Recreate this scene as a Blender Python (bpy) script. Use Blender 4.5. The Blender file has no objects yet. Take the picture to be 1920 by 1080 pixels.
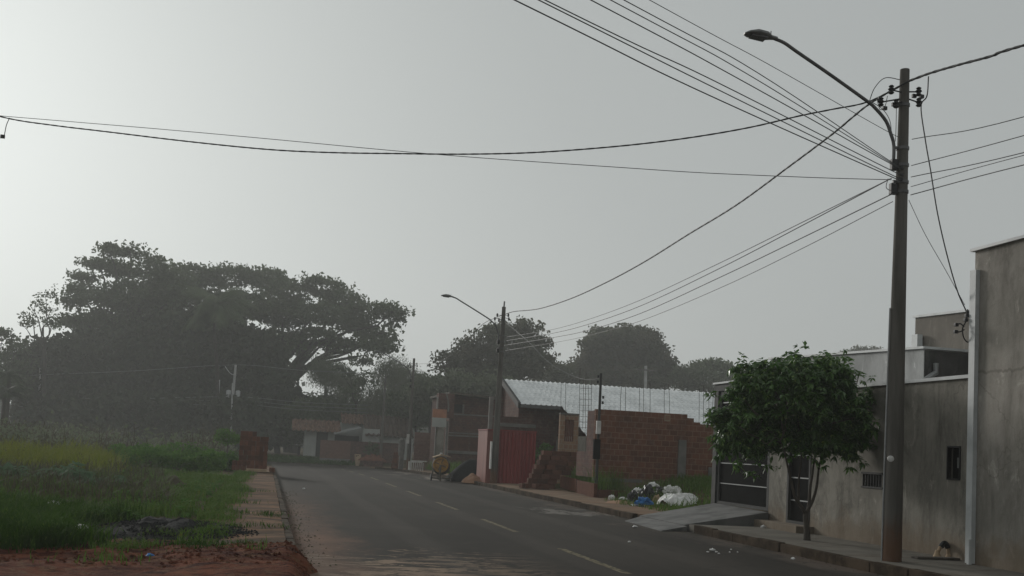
import bpy, bmesh, math, random
import numpy as np
from mathutils import Vector, noise as mnoise
random.seed(7); RNG = np.random.default_rng(11)
S = bpy.context.scene; COL = S.collection; rad = math.radians
# ------------------------------------------------------------------ survey of the street (metres, Y along the road)
TH = rad(12.75); PT = math.atan(.075); RL = rad(2.87); F = 2000.; CX = 960; CY = 694.5; EYE = 1.6
cf = np.array([math.sin(TH)*math.cos(PT), math.cos(TH)*math.cos(PT), math.sin(PT)])
r0 = np.array([math.cos(TH), -math.sin(TH), 0]); u0 = np.cross(r0, cf)
CR = r0*math.cos(RL)+u0*math.sin(RL); CU = u0*math.cos(RL)-r0*math.sin(RL)
HD = np.array([math.sin(TH), math.cos(TH), 0]); CC = np.array([0, 0, EYE])
def ray(px, py): return cf+CR*(px-CX)/F-CU*(py-CY)/F
def at(px, py, x=None, y=None, z=None, d=None):
    """bearing (px, py) met with a plane of the street: x, y, z = const or distance d ahead"""
    k = ray(px, py)
    if x is not None: t = x/k[0]
    elif y is not None: t = y/k[1]
    elif z is not None: t = (z-EYE)/k[2]
    else: t = d/(k@HD)
    return CC+k*t
def gz(y):
    if y < 50: return 0.
    if y < 100: return -.69*((y-50)/50)**1.5
    if y < 107: return -.7
    if y < 114: return -.7+.7*(y-107)/7
    return 0.
def sm(a, b, x):
    t = min(1, max(0, (x-a)/(b-a))); return t*t*(3-2*t)
def terrain(x, y):
    b = gz(y)
    if x < 1.0 and 6 < y < 15.6:
        n = mnoise.noise(Vector((x*1.3, y*1.3, 0)))*.06+mnoise.noise(Vector((x*4.5, y*4.5, 4)))*.035+mnoise.noise(Vector((x*11, y*11, 4)))*.015
        ed = .66+.16*mnoise.noise(Vector((y*2.2, 3, 1)))
        bank = (.10+n+.10*sm(-1.4, -.2, x))*sm(ed, ed-.32, x)**.8-.06*sm(ed-.12, ed+.1, x)
        if x > -.95: return bank-(.2*sm(14.75, 15.2, y+.35*mnoise.noise(Vector((x*2.2, 2, 7)))))
        k = sm(15.6, 14.6, y); m2 = mnoise.noise(Vector((x*.5, y*.5, 0)))*.07+mnoise.noise(Vector((x*2.2, y*2.2, 4)))*.03
        return bank*k+(.1+m2)*(1-k)
    if x < -.9:
        n = mnoise.noise(Vector((x*.5, y*.5, 0)))*.07+mnoise.noise(Vector((x*2.2, y*2.2, 4)))*.03
        far = sm(16, 24, y)
        return b+.1*sm(-.9, -1.3, x)+n*sm(-.9, -1.5, x)+.12*sm(-2, -6, x)*far
    if x < 11.6: return b-.08
    if y > 26.2: return b+.12+.62*sm(11.6, 15, x)*sm(110, 100, y)+mnoise.noise(Vector((x, y, 2)))*.04
    return b
# ------------------------------------------------------------------ object helpers
def tag(o, label=None, cat=None, group=None, kind=None):
    if label: o['label'] = label
    if cat: o['category'] = cat
    if group: o['group'] = group
    if kind: o['kind'] = kind
    return o
def thing(name, loc, label, cat, group=None):
    o = bpy.data.objects.new(name, None); COL.objects.link(o); o.location = loc
    o.empty_display_size = .2
    return tag(o, label, cat, group)
def org(o):
    v = Vector(o.location)
    while o.parent: o = o.parent; v += Vector(o.location)
    return v
class MB:
    def __init__(s): s.v = []; s.f = []; s.sm = []
    def add(s, vs, fs, smooth=False):
        k = len(s.v); s.v += [tuple(map(float, p)) for p in vs]
        s.f += [tuple(i+k for i in f) for f in fs]; s.sm += [smooth]*len(fs); return s
    def box(s, a, b, bev=0):
        x0, y0, z0 = [min(p, q) for p, q in zip(a, b)]; x1, y1, z1 = [max(p, q) for p, q in zip(a, b)]
        if not bev:
            return s.add([(x0,y0,z0),(x1,y0,z0),(x1,y1,z0),(x0,y1,z0),(x0,y0,z1),(x1,y0,z1),(x1,y1,z1),(x0,y1,z1)],
                         [(3,2,1,0),(4,5,6,7),(0,1,5,4),(1,2,6,5),(2,3,7,6),(3,0,4,7)])
        bm = bmesh.new(); bmesh.ops.create_cube(bm, size=1)
        for v in bm.verts: v.co = Vector(((x0+x1)/2+v.co.x*(x1-x0), (y0+y1)/2+v.co.y*(y1-y0), (z0+z1)/2+v.co.z*(z1-z0)))
        bmesh.ops.bevel(bm, geom=bm.edges[:], offset=bev, segments=2, affect='EDGES', profile=.7)
        return s.bm(bm)
    def bm(s, bm, smooth=False):
        bm.verts.index_update()
        s.add([v.co[:] for v in bm.verts], [[v.index for v in f.verts] for f in bm.faces], smooth); bm.free(); return s
    def hexa(s, lo, hi):                       # two quads (4 points each, counter-clockwise from above)
        return s.add(list(lo)+list(hi), [(3,2,1,0),(4,5,6,7),(0,1,5,4),(1,2,6,5),(2,3,7,6),(3,0,4,7)])
    def tube(s, pts, r, n=8, cap=True):
        P = [Vector(tuple(map(float, p))) for p in pts]; m = len(P)
        R = r if hasattr(r, '__len__') else [r]*m
        vs = []; a = None
        for i in range(m):
            t = (P[min(i+1, m-1)]-P[max(i-1, 0)]); t = t.normalized() if t.length > 1e-9 else Vector((0, 0, 1))
            if a is None:
                a = t.cross(Vector((.12, .97, .2)));
                if a.length < .1: a = t.cross(Vector((1, 0, 0)))
            a = (a-t*a.dot(t)); a.normalize(); b = t.cross(a)
            for k in range(n):
                g = 2*math.pi*k/n; vs.append(P[i]+a*math.cos(g)*R[i]+b*math.sin(g)*R[i])
        fs = [(i*n+k, i*n+(k+1)%n, (i+1)*n+(k+1)%n, (i+1)*n+k) for i in range(m-1) for k in range(n)]
        if cap: fs += [tuple(range(n-1, -1, -1)), tuple((m-1)*n+k for k in range(n))]
        return s.add(vs, fs, True)
    def sheet(s, a, b, c, d, t):                # slab with corners a b c d, thickness t along its normal
        a, b, c, d = [Vector(tuple(map(float, p))) for p in (a, b, c, d)]
        n = (b-a).cross(d-a).normalized()*t
        return s.add([a, b, c, d, a+n, b+n, c+n, d+n], [(3,2,1,0),(4,5,6,7),(0,1,5,4),(1,2,6,5),(2,3,7,6),(3,0,4,7)])
    def lathe(s, c, axis, prof, n=20):          # prof: (along, radius)
        c = Vector(tuple(map(float, c))); w = Vector(axis).normalized(); u = w.orthogonal().normalized(); v = w.cross(u)
        vs = [c+w*h+(u*math.cos(2*math.pi*k/n)+v*math.sin(2*math.pi*k/n))*r for h, r in prof for k in range(n)]
        m = len(prof)
        fs = [(i*n+k, i*n+(k+1)%n, (i+1)*n+(k+1)%n, (i+1)*n+k) for i in range(m-1) for k in range(n)]
        fs += [tuple(range(n-1, -1, -1)), tuple((m-1)*n+k for k in range(n))]
        return s.add(vs, fs, True)
    def build(s, name, m, parent=None, loc=None, smooth_angle=None):
        o3 = org(parent) if parent else Vector(loc or (0, 0, 0))
        me = bpy.data.meshes.new(name)
        me.from_pydata([(p[0]-o3.x, p[1]-o3.y, p[2]-o3.z) for p in s.v], [], s.f)
        me.polygons.foreach_set('use_smooth', s.sm); me.materials.append(m); me.validate(); me.update()
        bm = bmesh.new(); bm.from_mesh(me); bmesh.ops.recalc_face_normals(bm, faces=bm.faces); bm.to_mesh(me); bm.free()
        if any(s.sm):
            try: me.set_sharp_from_angle(angle=rad(40))
            except Exception: pass
        o = bpy.data.objects.new(name, me); COL.objects.link(o)
        if parent: o.parent = parent
        else: o.location = o3
        return o
def mesh_np(name, V, k, m, parent=None, loc=(0, 0, 0)):
    """V: (n*k, 3) points, faces of k consecutive points"""
    o3 = np.array(org(parent)) if parent else np.array(loc, float)
    V = (V-o3).astype(np.float32); nv = len(V); nf = nv//k
    me = bpy.data.meshes.new(name); me.vertices.add(nv); me.vertices.foreach_set('co', V.ravel())
    me.loops.add(nv); me.loops.foreach_set('vertex_index', np.arange(nv, dtype=np.int32))
    me.polygons.add(nf); me.polygons.foreach_set('loop_start', np.arange(0, nv, k, dtype=np.int32))
    me.polygons.foreach_set('loop_total', np.full(nf, k, np.int32))
    me.materials.append(m); me.update(calc_edges=True); me.validate()
    o = bpy.data.objects.new(name, me); COL.objects.link(o)
    if parent: o.parent = parent
    else: o.location = tuple(o3)
    return o
def struct(name, b, m): return tag(b.build(name, m), kind='structure')
# ------------------------------------------------------------------ materials
class NT:
    def __init__(s, name):
        s.m = bpy.data.materials.new(name); s.m.use_nodes = True; s.t = s.m.node_tree; s.t.nodes.clear()
        s.out = s.n('ShaderNodeOutputMaterial'); s.geo = s.n('ShaderNodeNewGeometry'); s.pos = s.geo.outputs['Position']
        s.sep = s.n('ShaderNodeSeparateXYZ'); s.l(s.pos, s.sep.inputs[0])
    def n(s, t, **k):
        q = s.t.nodes.new(t)
        for a, b in k.items(): setattr(q, a, b)
        return q
    def l(s, a, b): s.t.links.new(a, b)
    def noise(s, scale, detail=4, stretch=(1, 1, 1), rough=.6, dist=0):
        mp = s.n('ShaderNodeMapping'); mp.inputs['Scale'].default_value = stretch; s.l(s.pos, mp.inputs[0])
        q = s.n('ShaderNodeTexNoise'); q.inputs['Scale'].default_value = scale; q.inputs['Detail'].default_value = detail
        q.inputs['Roughness'].default_value = rough; q.inputs['Distortion'].default_value = dist
        s.l(mp.outputs[0], q.inputs['Vector']); return q.outputs['Fac']
    def ramp(s, f, lo, hi):
        q = s.n('ShaderNodeMapRange'); q.interpolation_type = 'SMOOTHSTEP'
        q.inputs['From Min'].default_value = lo; q.inputs['From Max'].default_value = hi
        s.l(f, q.inputs['Value']); return q.outputs['Result']
    def math(s, op, a, b=None):
        q = s.n('ShaderNodeMath', operation=op)
        for i, v in enumerate((a, b)):
            if v is None: continue
            if isinstance(v, (int, float)): q.inputs[i].default_value = v
            else: s.l(v, q.inputs[i])
        return q.outputs[0]
    def mix(s, f, a, b, mode='MIX'):
        q = s.n('ShaderNodeMix', data_type='RGBA', blend_type=mode)
        for i, v in ((0, f), (6, a), (7, b)):
            if isinstance(v, (int, float)): q.inputs[i].default_value = v
            elif isinstance(v, tuple): q.inputs[i].default_value = (*v, 1) if len(v) == 3 else v
            else: s.l(v, q.inputs[i])
        return q.outputs[2]
    def bump(s, h, strength=.3, dist=.01):
        q = s.n('ShaderNodeBump'); q.inputs['Strength'].default_value = strength; q.inputs['Distance'].default_value = dist
        s.l(h, q.inputs['Height']); return q.outputs[0]
    def finish(s, col, rough=.8, bump=None, metal=0, spec=.4, trans=0):
        p = s.n('ShaderNodeBsdfPrincipled')
        for nm, v in (('Base Color', col), ('Roughness', rough), ('Metallic', metal), ('Specular IOR Level', spec)):
            if isinstance(v, tuple): p.inputs[nm].default_value = (*v, 1)
            elif isinstance(v, (int, float)): p.inputs[nm].default_value = v
            else: s.l(v, p.inputs[nm])
        if bump is not None: s.l(bump, p.inputs['Normal'])
        sh = p.outputs[0]
        if trans:
            t = s.n('ShaderNodeBsdfTranslucent'); mx = s.n('ShaderNodeMixShader'); mx.inputs[0].default_value = trans
            if isinstance(col, tuple): t.inputs[0].default_value = (*col, 1)
            else: s.l(col, t.inputs[0])
            s.l(sh, mx.inputs[1]); s.l(t.outputs[0], mx.inputs[2]); sh = mx.outputs[0]
        s.l(sh, s.out.inputs[0]); return s.m
def mat(name, c1, c2, scale=3, rough=.8, bump=.2, bscale=40, stretch=(1, 1, 1), metal=0, spec=.4, trans=0, lo=.35, hi=.65, bd=.008, rnd=0):
    t = NT(name); f = t.ramp(t.noise(scale, 5, stretch), lo, hi)
    if rnd: f = t.math('ADD', t.math('MULTIPLY', f, 1-rnd), t.math('MULTIPLY', t.n('ShaderNodeObjectInfo').outputs['Random'], rnd))
    b = t.bump(t.noise(bscale, 4), bump, bd) if bump else None
    return t.finish(t.mix(f, c1, c2), rough, b, metal, spec, trans)
def brick_mat(name, c1, c2, mortar, bw, bh, ms=.018, dirt=.5):
    t = NT(name); cv = t.n('ShaderNodeCombineXYZ')
    t.l(t.math('ADD', t.sep.outputs[0], t.sep.outputs[1]), cv.inputs[0]); t.l(t.sep.outputs[2], cv.inputs[1])
    w = t.n('ShaderNodeVectorMath', operation='ADD'); t.l(cv.outputs[0], w.inputs[0])
    wn = t.n('ShaderNodeTexNoise'); wn.inputs['Scale'].default_value = 2.5; t.l(t.pos, wn.inputs['Vector'])
    sc = t.n('ShaderNodeVectorMath', operation='SCALE'); sc.inputs['Scale'].default_value = .035; t.l(wn.outputs['Color'], sc.inputs[0]); t.l(sc.outputs[0], w.inputs[1])
    q = t.n('ShaderNodeTexBrick'); t.l(w.outputs[0], q.inputs['Vector'])
    q.inputs['Color1'].default_value = (*c1, 1); q.inputs['Color2'].default_value = (*c2, 1); q.inputs['Mortar'].default_value = (*mortar, 1)
    q.inputs['Scale'].default_value = 1; q.inputs['Mortar Size'].default_value = ms; q.inputs['Mortar Smooth'].default_value = .3
    q.inputs['Brick Width'].default_value = bw; q.inputs['Row Height'].default_value = bh; q.inputs['Bias'].default_value = -.1
    d = t.ramp(t.noise(1.3, 6), .35, .75)
    c = t.mix(t.math('MULTIPLY', d, dirt), q.outputs['Color'], (.035, .028, .024))
    c = t.mix(t.math('MULTIPLY', t.ramp(t.noise(5, 4), .45, .8), .35), c, (.30, .22, .17))
    h = t.math('ADD', t.math('MULTIPLY', q.outputs['Fac'], -1.), t.math('MULTIPLY', t.noise(30, 3), .4))
    return t.finish(c, .9, t.bump(h, .6, .012), spec=.2)
def plaster_mat(name, c1, c2, dark=(.035, .032, .027), mould=.6, soil=None, zs=0.15, seam=False):
    t = NT(name)
    c = t.mix(t.ramp(t.noise(.9, 6), .35, .65), c1, c2)
    st = t.ramp(t.noise(1.7, 8, (1, 1, .28), .75, .4), .42, .75)
    c = t.mix(t.math('MULTIPLY', st, mould), c, dark)
    bl = t.ramp(t.noise(1.1, 8, (1, 1, .7), .75, .6), .5, .68)
    c = t.mix(t.math('MULTIPLY', bl, mould*.7), c, dark)
    pale = t.ramp(t.noise(2.4, 8, (1, 1, .45), .75, .8), .56, .68)
    c = t.mix(t.math('MULTIPLY', pale, .42), c, tuple(min(1, v*1.9) for v in c1))
    ck = t.n('ShaderNodeTexVoronoi', feature='DISTANCE_TO_EDGE'); ck.inputs['Scale'].default_value = .55; wv = t.n('ShaderNodeVectorMath', operation='ADD'); nn = t.n('ShaderNodeTexNoise'); nn.inputs['Scale'].default_value = 1.7; nn.inputs['Detail'].default_value = 7; t.l(t.pos, nn.inputs['Vector']); t.l(t.pos, wv.inputs[0]); t.l(nn.outputs['Color'], wv.inputs[1]); t.l(wv.outputs[0], ck.inputs['Vector'])
    c = t.mix(t.math('MULTIPLY', t.ramp(ck.outputs['Distance'], .009, .003), t.math('MULTIPLY', t.ramp(t.noise(.5, 3), .5, .58), .32)), c, dark)
    sz = t.math('ADD', t.sep.outputs[2], t.math('MULTIPLY', t.noise(2.2, 7, (1, 1, .2), .7), .35)); sm_ = t.ramp(t.math('ABSOLUTE', t.math('SUBTRACT', sz, 3.42)), .035, .008)
    if seam: c = t.mix(t.math('MULTIPLY', sm_, .45), c, dark)
    dr_ = t.ramp(t.noise(4.2, 8, (1, 1, .16), .75, .5), .54, .72)
    c = t.mix(t.math('MULTIPLY', dr_, mould*.4), c, dark)
    mo = t.ramp(t.noise(7, 8, (1, 1, .6), .8, 1.), .52, .66)
    c = t.mix(t.math('MULTIPLY', mo, mould*.45), c, tuple(.5*(a+b) for a, b in zip(dark, c2)))
    if soil:
        zz = t.math('ADD', t.sep.outputs[2], t.math('MULTIPLY', t.noise(2.5, 5), -1.1))
        c = t.mix(t.math('MULTIPLY', t.ramp(zz, zs+.1, zs-.45), .6), c, soil)
    return t.finish(c, .92, t.bump(t.math('ADD', t.noise(18, 6), t.math('MULTIPLY', t.noise(1.5, 4), 1.5)), .35, .015), spec=.2)
G = lambda v, r=1, g=1, b=1: (v*r, v*g, v*b)
def asphalt():
    t = NT('asphalt_aggregate')
    c = t.mix(t.ramp(t.noise(.35, 5, (1, .25, 1)), .35, .7), (.021, .0178, .0138), (.030, .0255, .020))
    c = t.mix(t.math('MULTIPLY', t.ramp(t.noise(.8, 6, (2.2, .1, 1), .7), .5, .8), .5), c, (.055, .048, .039))
    c = t.mix(t.math('MULTIPLY', t.ramp(t.noise(60, 2), .55, .75), .5), c, (.062, .057, .05))
    # red soil washed along the left kerb and across the near corner
    x, y = t.sep.outputs[0], t.sep.outputs[1]
    k = t.ramp(t.math('ADD', x, t.math('MULTIPLY', t.noise(.7, 6, (1, .45, 1), .7), -2.6)), .5, -.9)
    near = t.ramp(y, 38, 18)
    soil = t.mix(t.noise(3, 5), (.17, .085, .055), (.22, .13, .085))
    c = t.mix(t.math('MULTIPLY', t.math('MULTIPLY', k, near), .85), c, soil)
    p = t.ramp(t.math('ADD', t.noise(1.2, 12, (.8, 1.9, 1), .8, 1.2), t.math('MULTIPLY', t.ramp(y, 17.5, 14), .10)), .585, .615)
    p = t.math('MULTIPLY', p, t.math('MULTIPLY', t.ramp(y, 18.2, 16.2), t.ramp(x, 4.6, 2.2)))
    c = t.mix(t.math('MULTIPLY', p, .9), c, (.25, .18, .125))
    pz = t.math('MULTIPLY', t.ramp(t.noise(.9, 9, (.9, .5, 1), .75, .6), .52, .58), t.math('MULTIPLY', t.ramp(x, 6.9, 7.4), t.math('MULTIPLY', t.ramp(y, 26.2, 27.2), t.ramp(y, 30.5, 29.2))))
    c = t.mix(t.math('MULTIPLY', pz, .8), c, (.2, .185, .165))
    wn_ = t.ramp(t.noise(.22, 8, (1, .6, 1), .7, .5), .42, .62)
    c = t.mix(t.math('MULTIPLY', wn_, .4), c, (.052, .044, .036))
    oil = t.ramp(t.noise(1.1, 6, (1, .5, 1), .7), .66, .74)
    c = t.mix(t.math('MULTIPLY', oil, .55), c, (.012, .011, .010))
    pr = t.ramp(t.math('ADD', t.noise(.8, 7, (1, .5, 1), .7), t.math('MULTIPLY', t.ramp(x, 7.6, 9.3), .22)), .62, .78)
    c = t.mix(t.math('MULTIPLY', pr, .55), c, (.13, .095, .075))
    # dried cement on the far side
    pc = t.math('MULTIPLY', t.ramp(t.noise(.9, 6, (1, .35, 1)), .5, .62), t.math('MULTIPLY', t.ramp(x, 5.9, 8), t.math('MULTIPLY', t.ramp(y, 49, 53), t.ramp(y, 78, 66))))
    c = t.mix(t.math('MULTIPLY', pc, .8), c, (.26, .22, .19))
    tr = t.n('ShaderNodeTexWave', wave_type='BANDS', bands_direction='X'); tr.inputs['Scale'].default_value = .155; tr.inputs['Distortion'].default_value = 1.2; tr.inputs['Detail'].default_value = 3; tr.inputs['Detail Scale'].default_value = .3; tr.inputs['Phase Offset'].default_value = 1.1; t.l(t.pos, tr.inputs['Vector'])
    c = t.mix(t.math('MULTIPLY', t.ramp(tr.outputs['Fac'], .72, .98), t.math('MULTIPLY', t.noise(.9, 6, (1.5, .3, 1)), .55)), c, (.075, .066, .056))
    ck = t.n('ShaderNodeTexVoronoi', feature='DISTANCE_TO_EDGE'); ck.inputs['Scale'].default_value = .45; wv = t.n('ShaderNodeVectorMath', operation='ADD'); nn = t.n('ShaderNodeTexNoise'); nn.inputs['Scale'].default_value = 1.4; nn.inputs['Detail'].default_value = 6; t.l(t.pos, nn.inputs['Vector']); t.l(t.pos, wv.inputs[0]); t.l(nn.outputs['Color'], wv.inputs[1]); t.l(wv.outputs[0], ck.inputs['Vector'])
    c = t.mix(t.math('MULTIPLY', t.ramp(ck.outputs['Distance'], .012, .004), t.math('MULTIPLY', t.ramp(t.noise(.3, 3), .5, .6), .6)), c, (.012, .011, .01))
    b = t.bump(t.math('ADD', t.noise(90, 3), t.math('MULTIPLY', t.noise(3, 5), .8)), .35, .01)
    return t.finish(c, .9, b, spec=.12)
def soil_mat():
    t = NT('red_soil_ground')
    c = t.mix(t.ramp(t.noise(1.2, 7, (1, 1.6, 1), .7), .35, .65), (.055, .015, .010), (.19, .068, .038))
    c = t.mix(t.ramp(t.noise(5, 8, (1, 1, 1), .75), .5, .62), c, (.16, .085, .05))
    c = t.mix(t.math('MULTIPLY', t.ramp(t.noise(3.2, 9, (.8, 1.6, 1), .78, .7), .5, .6), .8), c, (.030, .010, .008))
    y = t.sep.outputs[1]
    far = t.ramp(y, 14.2, 17.5)
    g = t.mix(t.ramp(t.noise(.8, 6), .4, .62), (.038, .048, .017), (.085, .062, .037))
    c = t.mix(t.math('MULTIPLY', far, .85), c, g)
    b = t.bump(t.math('ADD', t.noise(6, 8), t.math('MULTIPLY', t.noise(45, 4), .6)), .9, .06)
    return t.finish(c, .95, b, spec=.03)
def pavement_mat(name, c1, c2, soil, amt, lo=.48):
    t = NT(name)
    c = t.mix(t.ramp(t.noise(1, 5), .35, .65), c1, c2)
    s = t.ramp(t.noise(1.3, 8, (.55, 1.5, 1), .72, .5), lo, lo+.12)
    c = t.mix(t.math('MULTIPLY', s, amt), c, soil)
    d = t.ramp(t.noise(2, 8, (.4, 1.8, 1), .75), .55, .7)
    c = t.mix(t.math('MULTIPLY', d, .6), c, (.06, .048, .036))
    return t.finish(c, .92, t.bump(t.math('ADD', t.noise(25, 5), t.math('MULTIPLY', t.noise(2.5, 5), 2)), .4, .02), spec=.05)
def pole_mat():
    t = NT('pole_concrete'); c = t.mix(t.ramp(t.noise(2, 6, (2, 2, .25)), .35, .65), (.085, .08, .07), (.14, .132, .118))
    c = t.mix(t.math('MULTIPLY', t.ramp(t.noise(6, 5, (2, 2, .1)), .5, .75), .5), c, (.06, .058, .052))
    z = t.math('ADD', t.sep.outputs[2], t.math('MULTIPLY', t.noise(5, 5, (1, 1, .4)), -.9))
    c = t.mix(t.math('MULTIPLY', t.ramp(z, .55, -.1), .8), c, (.13, .065, .035))
    return t.finish(c, .9, t.bump(t.noise(40, 4), .25, .008), spec=.2)
def leaf_mat(name, c1, c2, c3=None, rough=.55, trans=.25, spec=.3, sc=1.2):
    t = NT(name); c = t.mix(t.ramp(t.noise(sc, 3), .35, .65), c1, c2)
    if c3: c = t.mix(t.ramp(t.noise(9, 2), .58, .72), c, c3)
    return t.finish(c, rough, None, 0, spec, trans)
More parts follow.
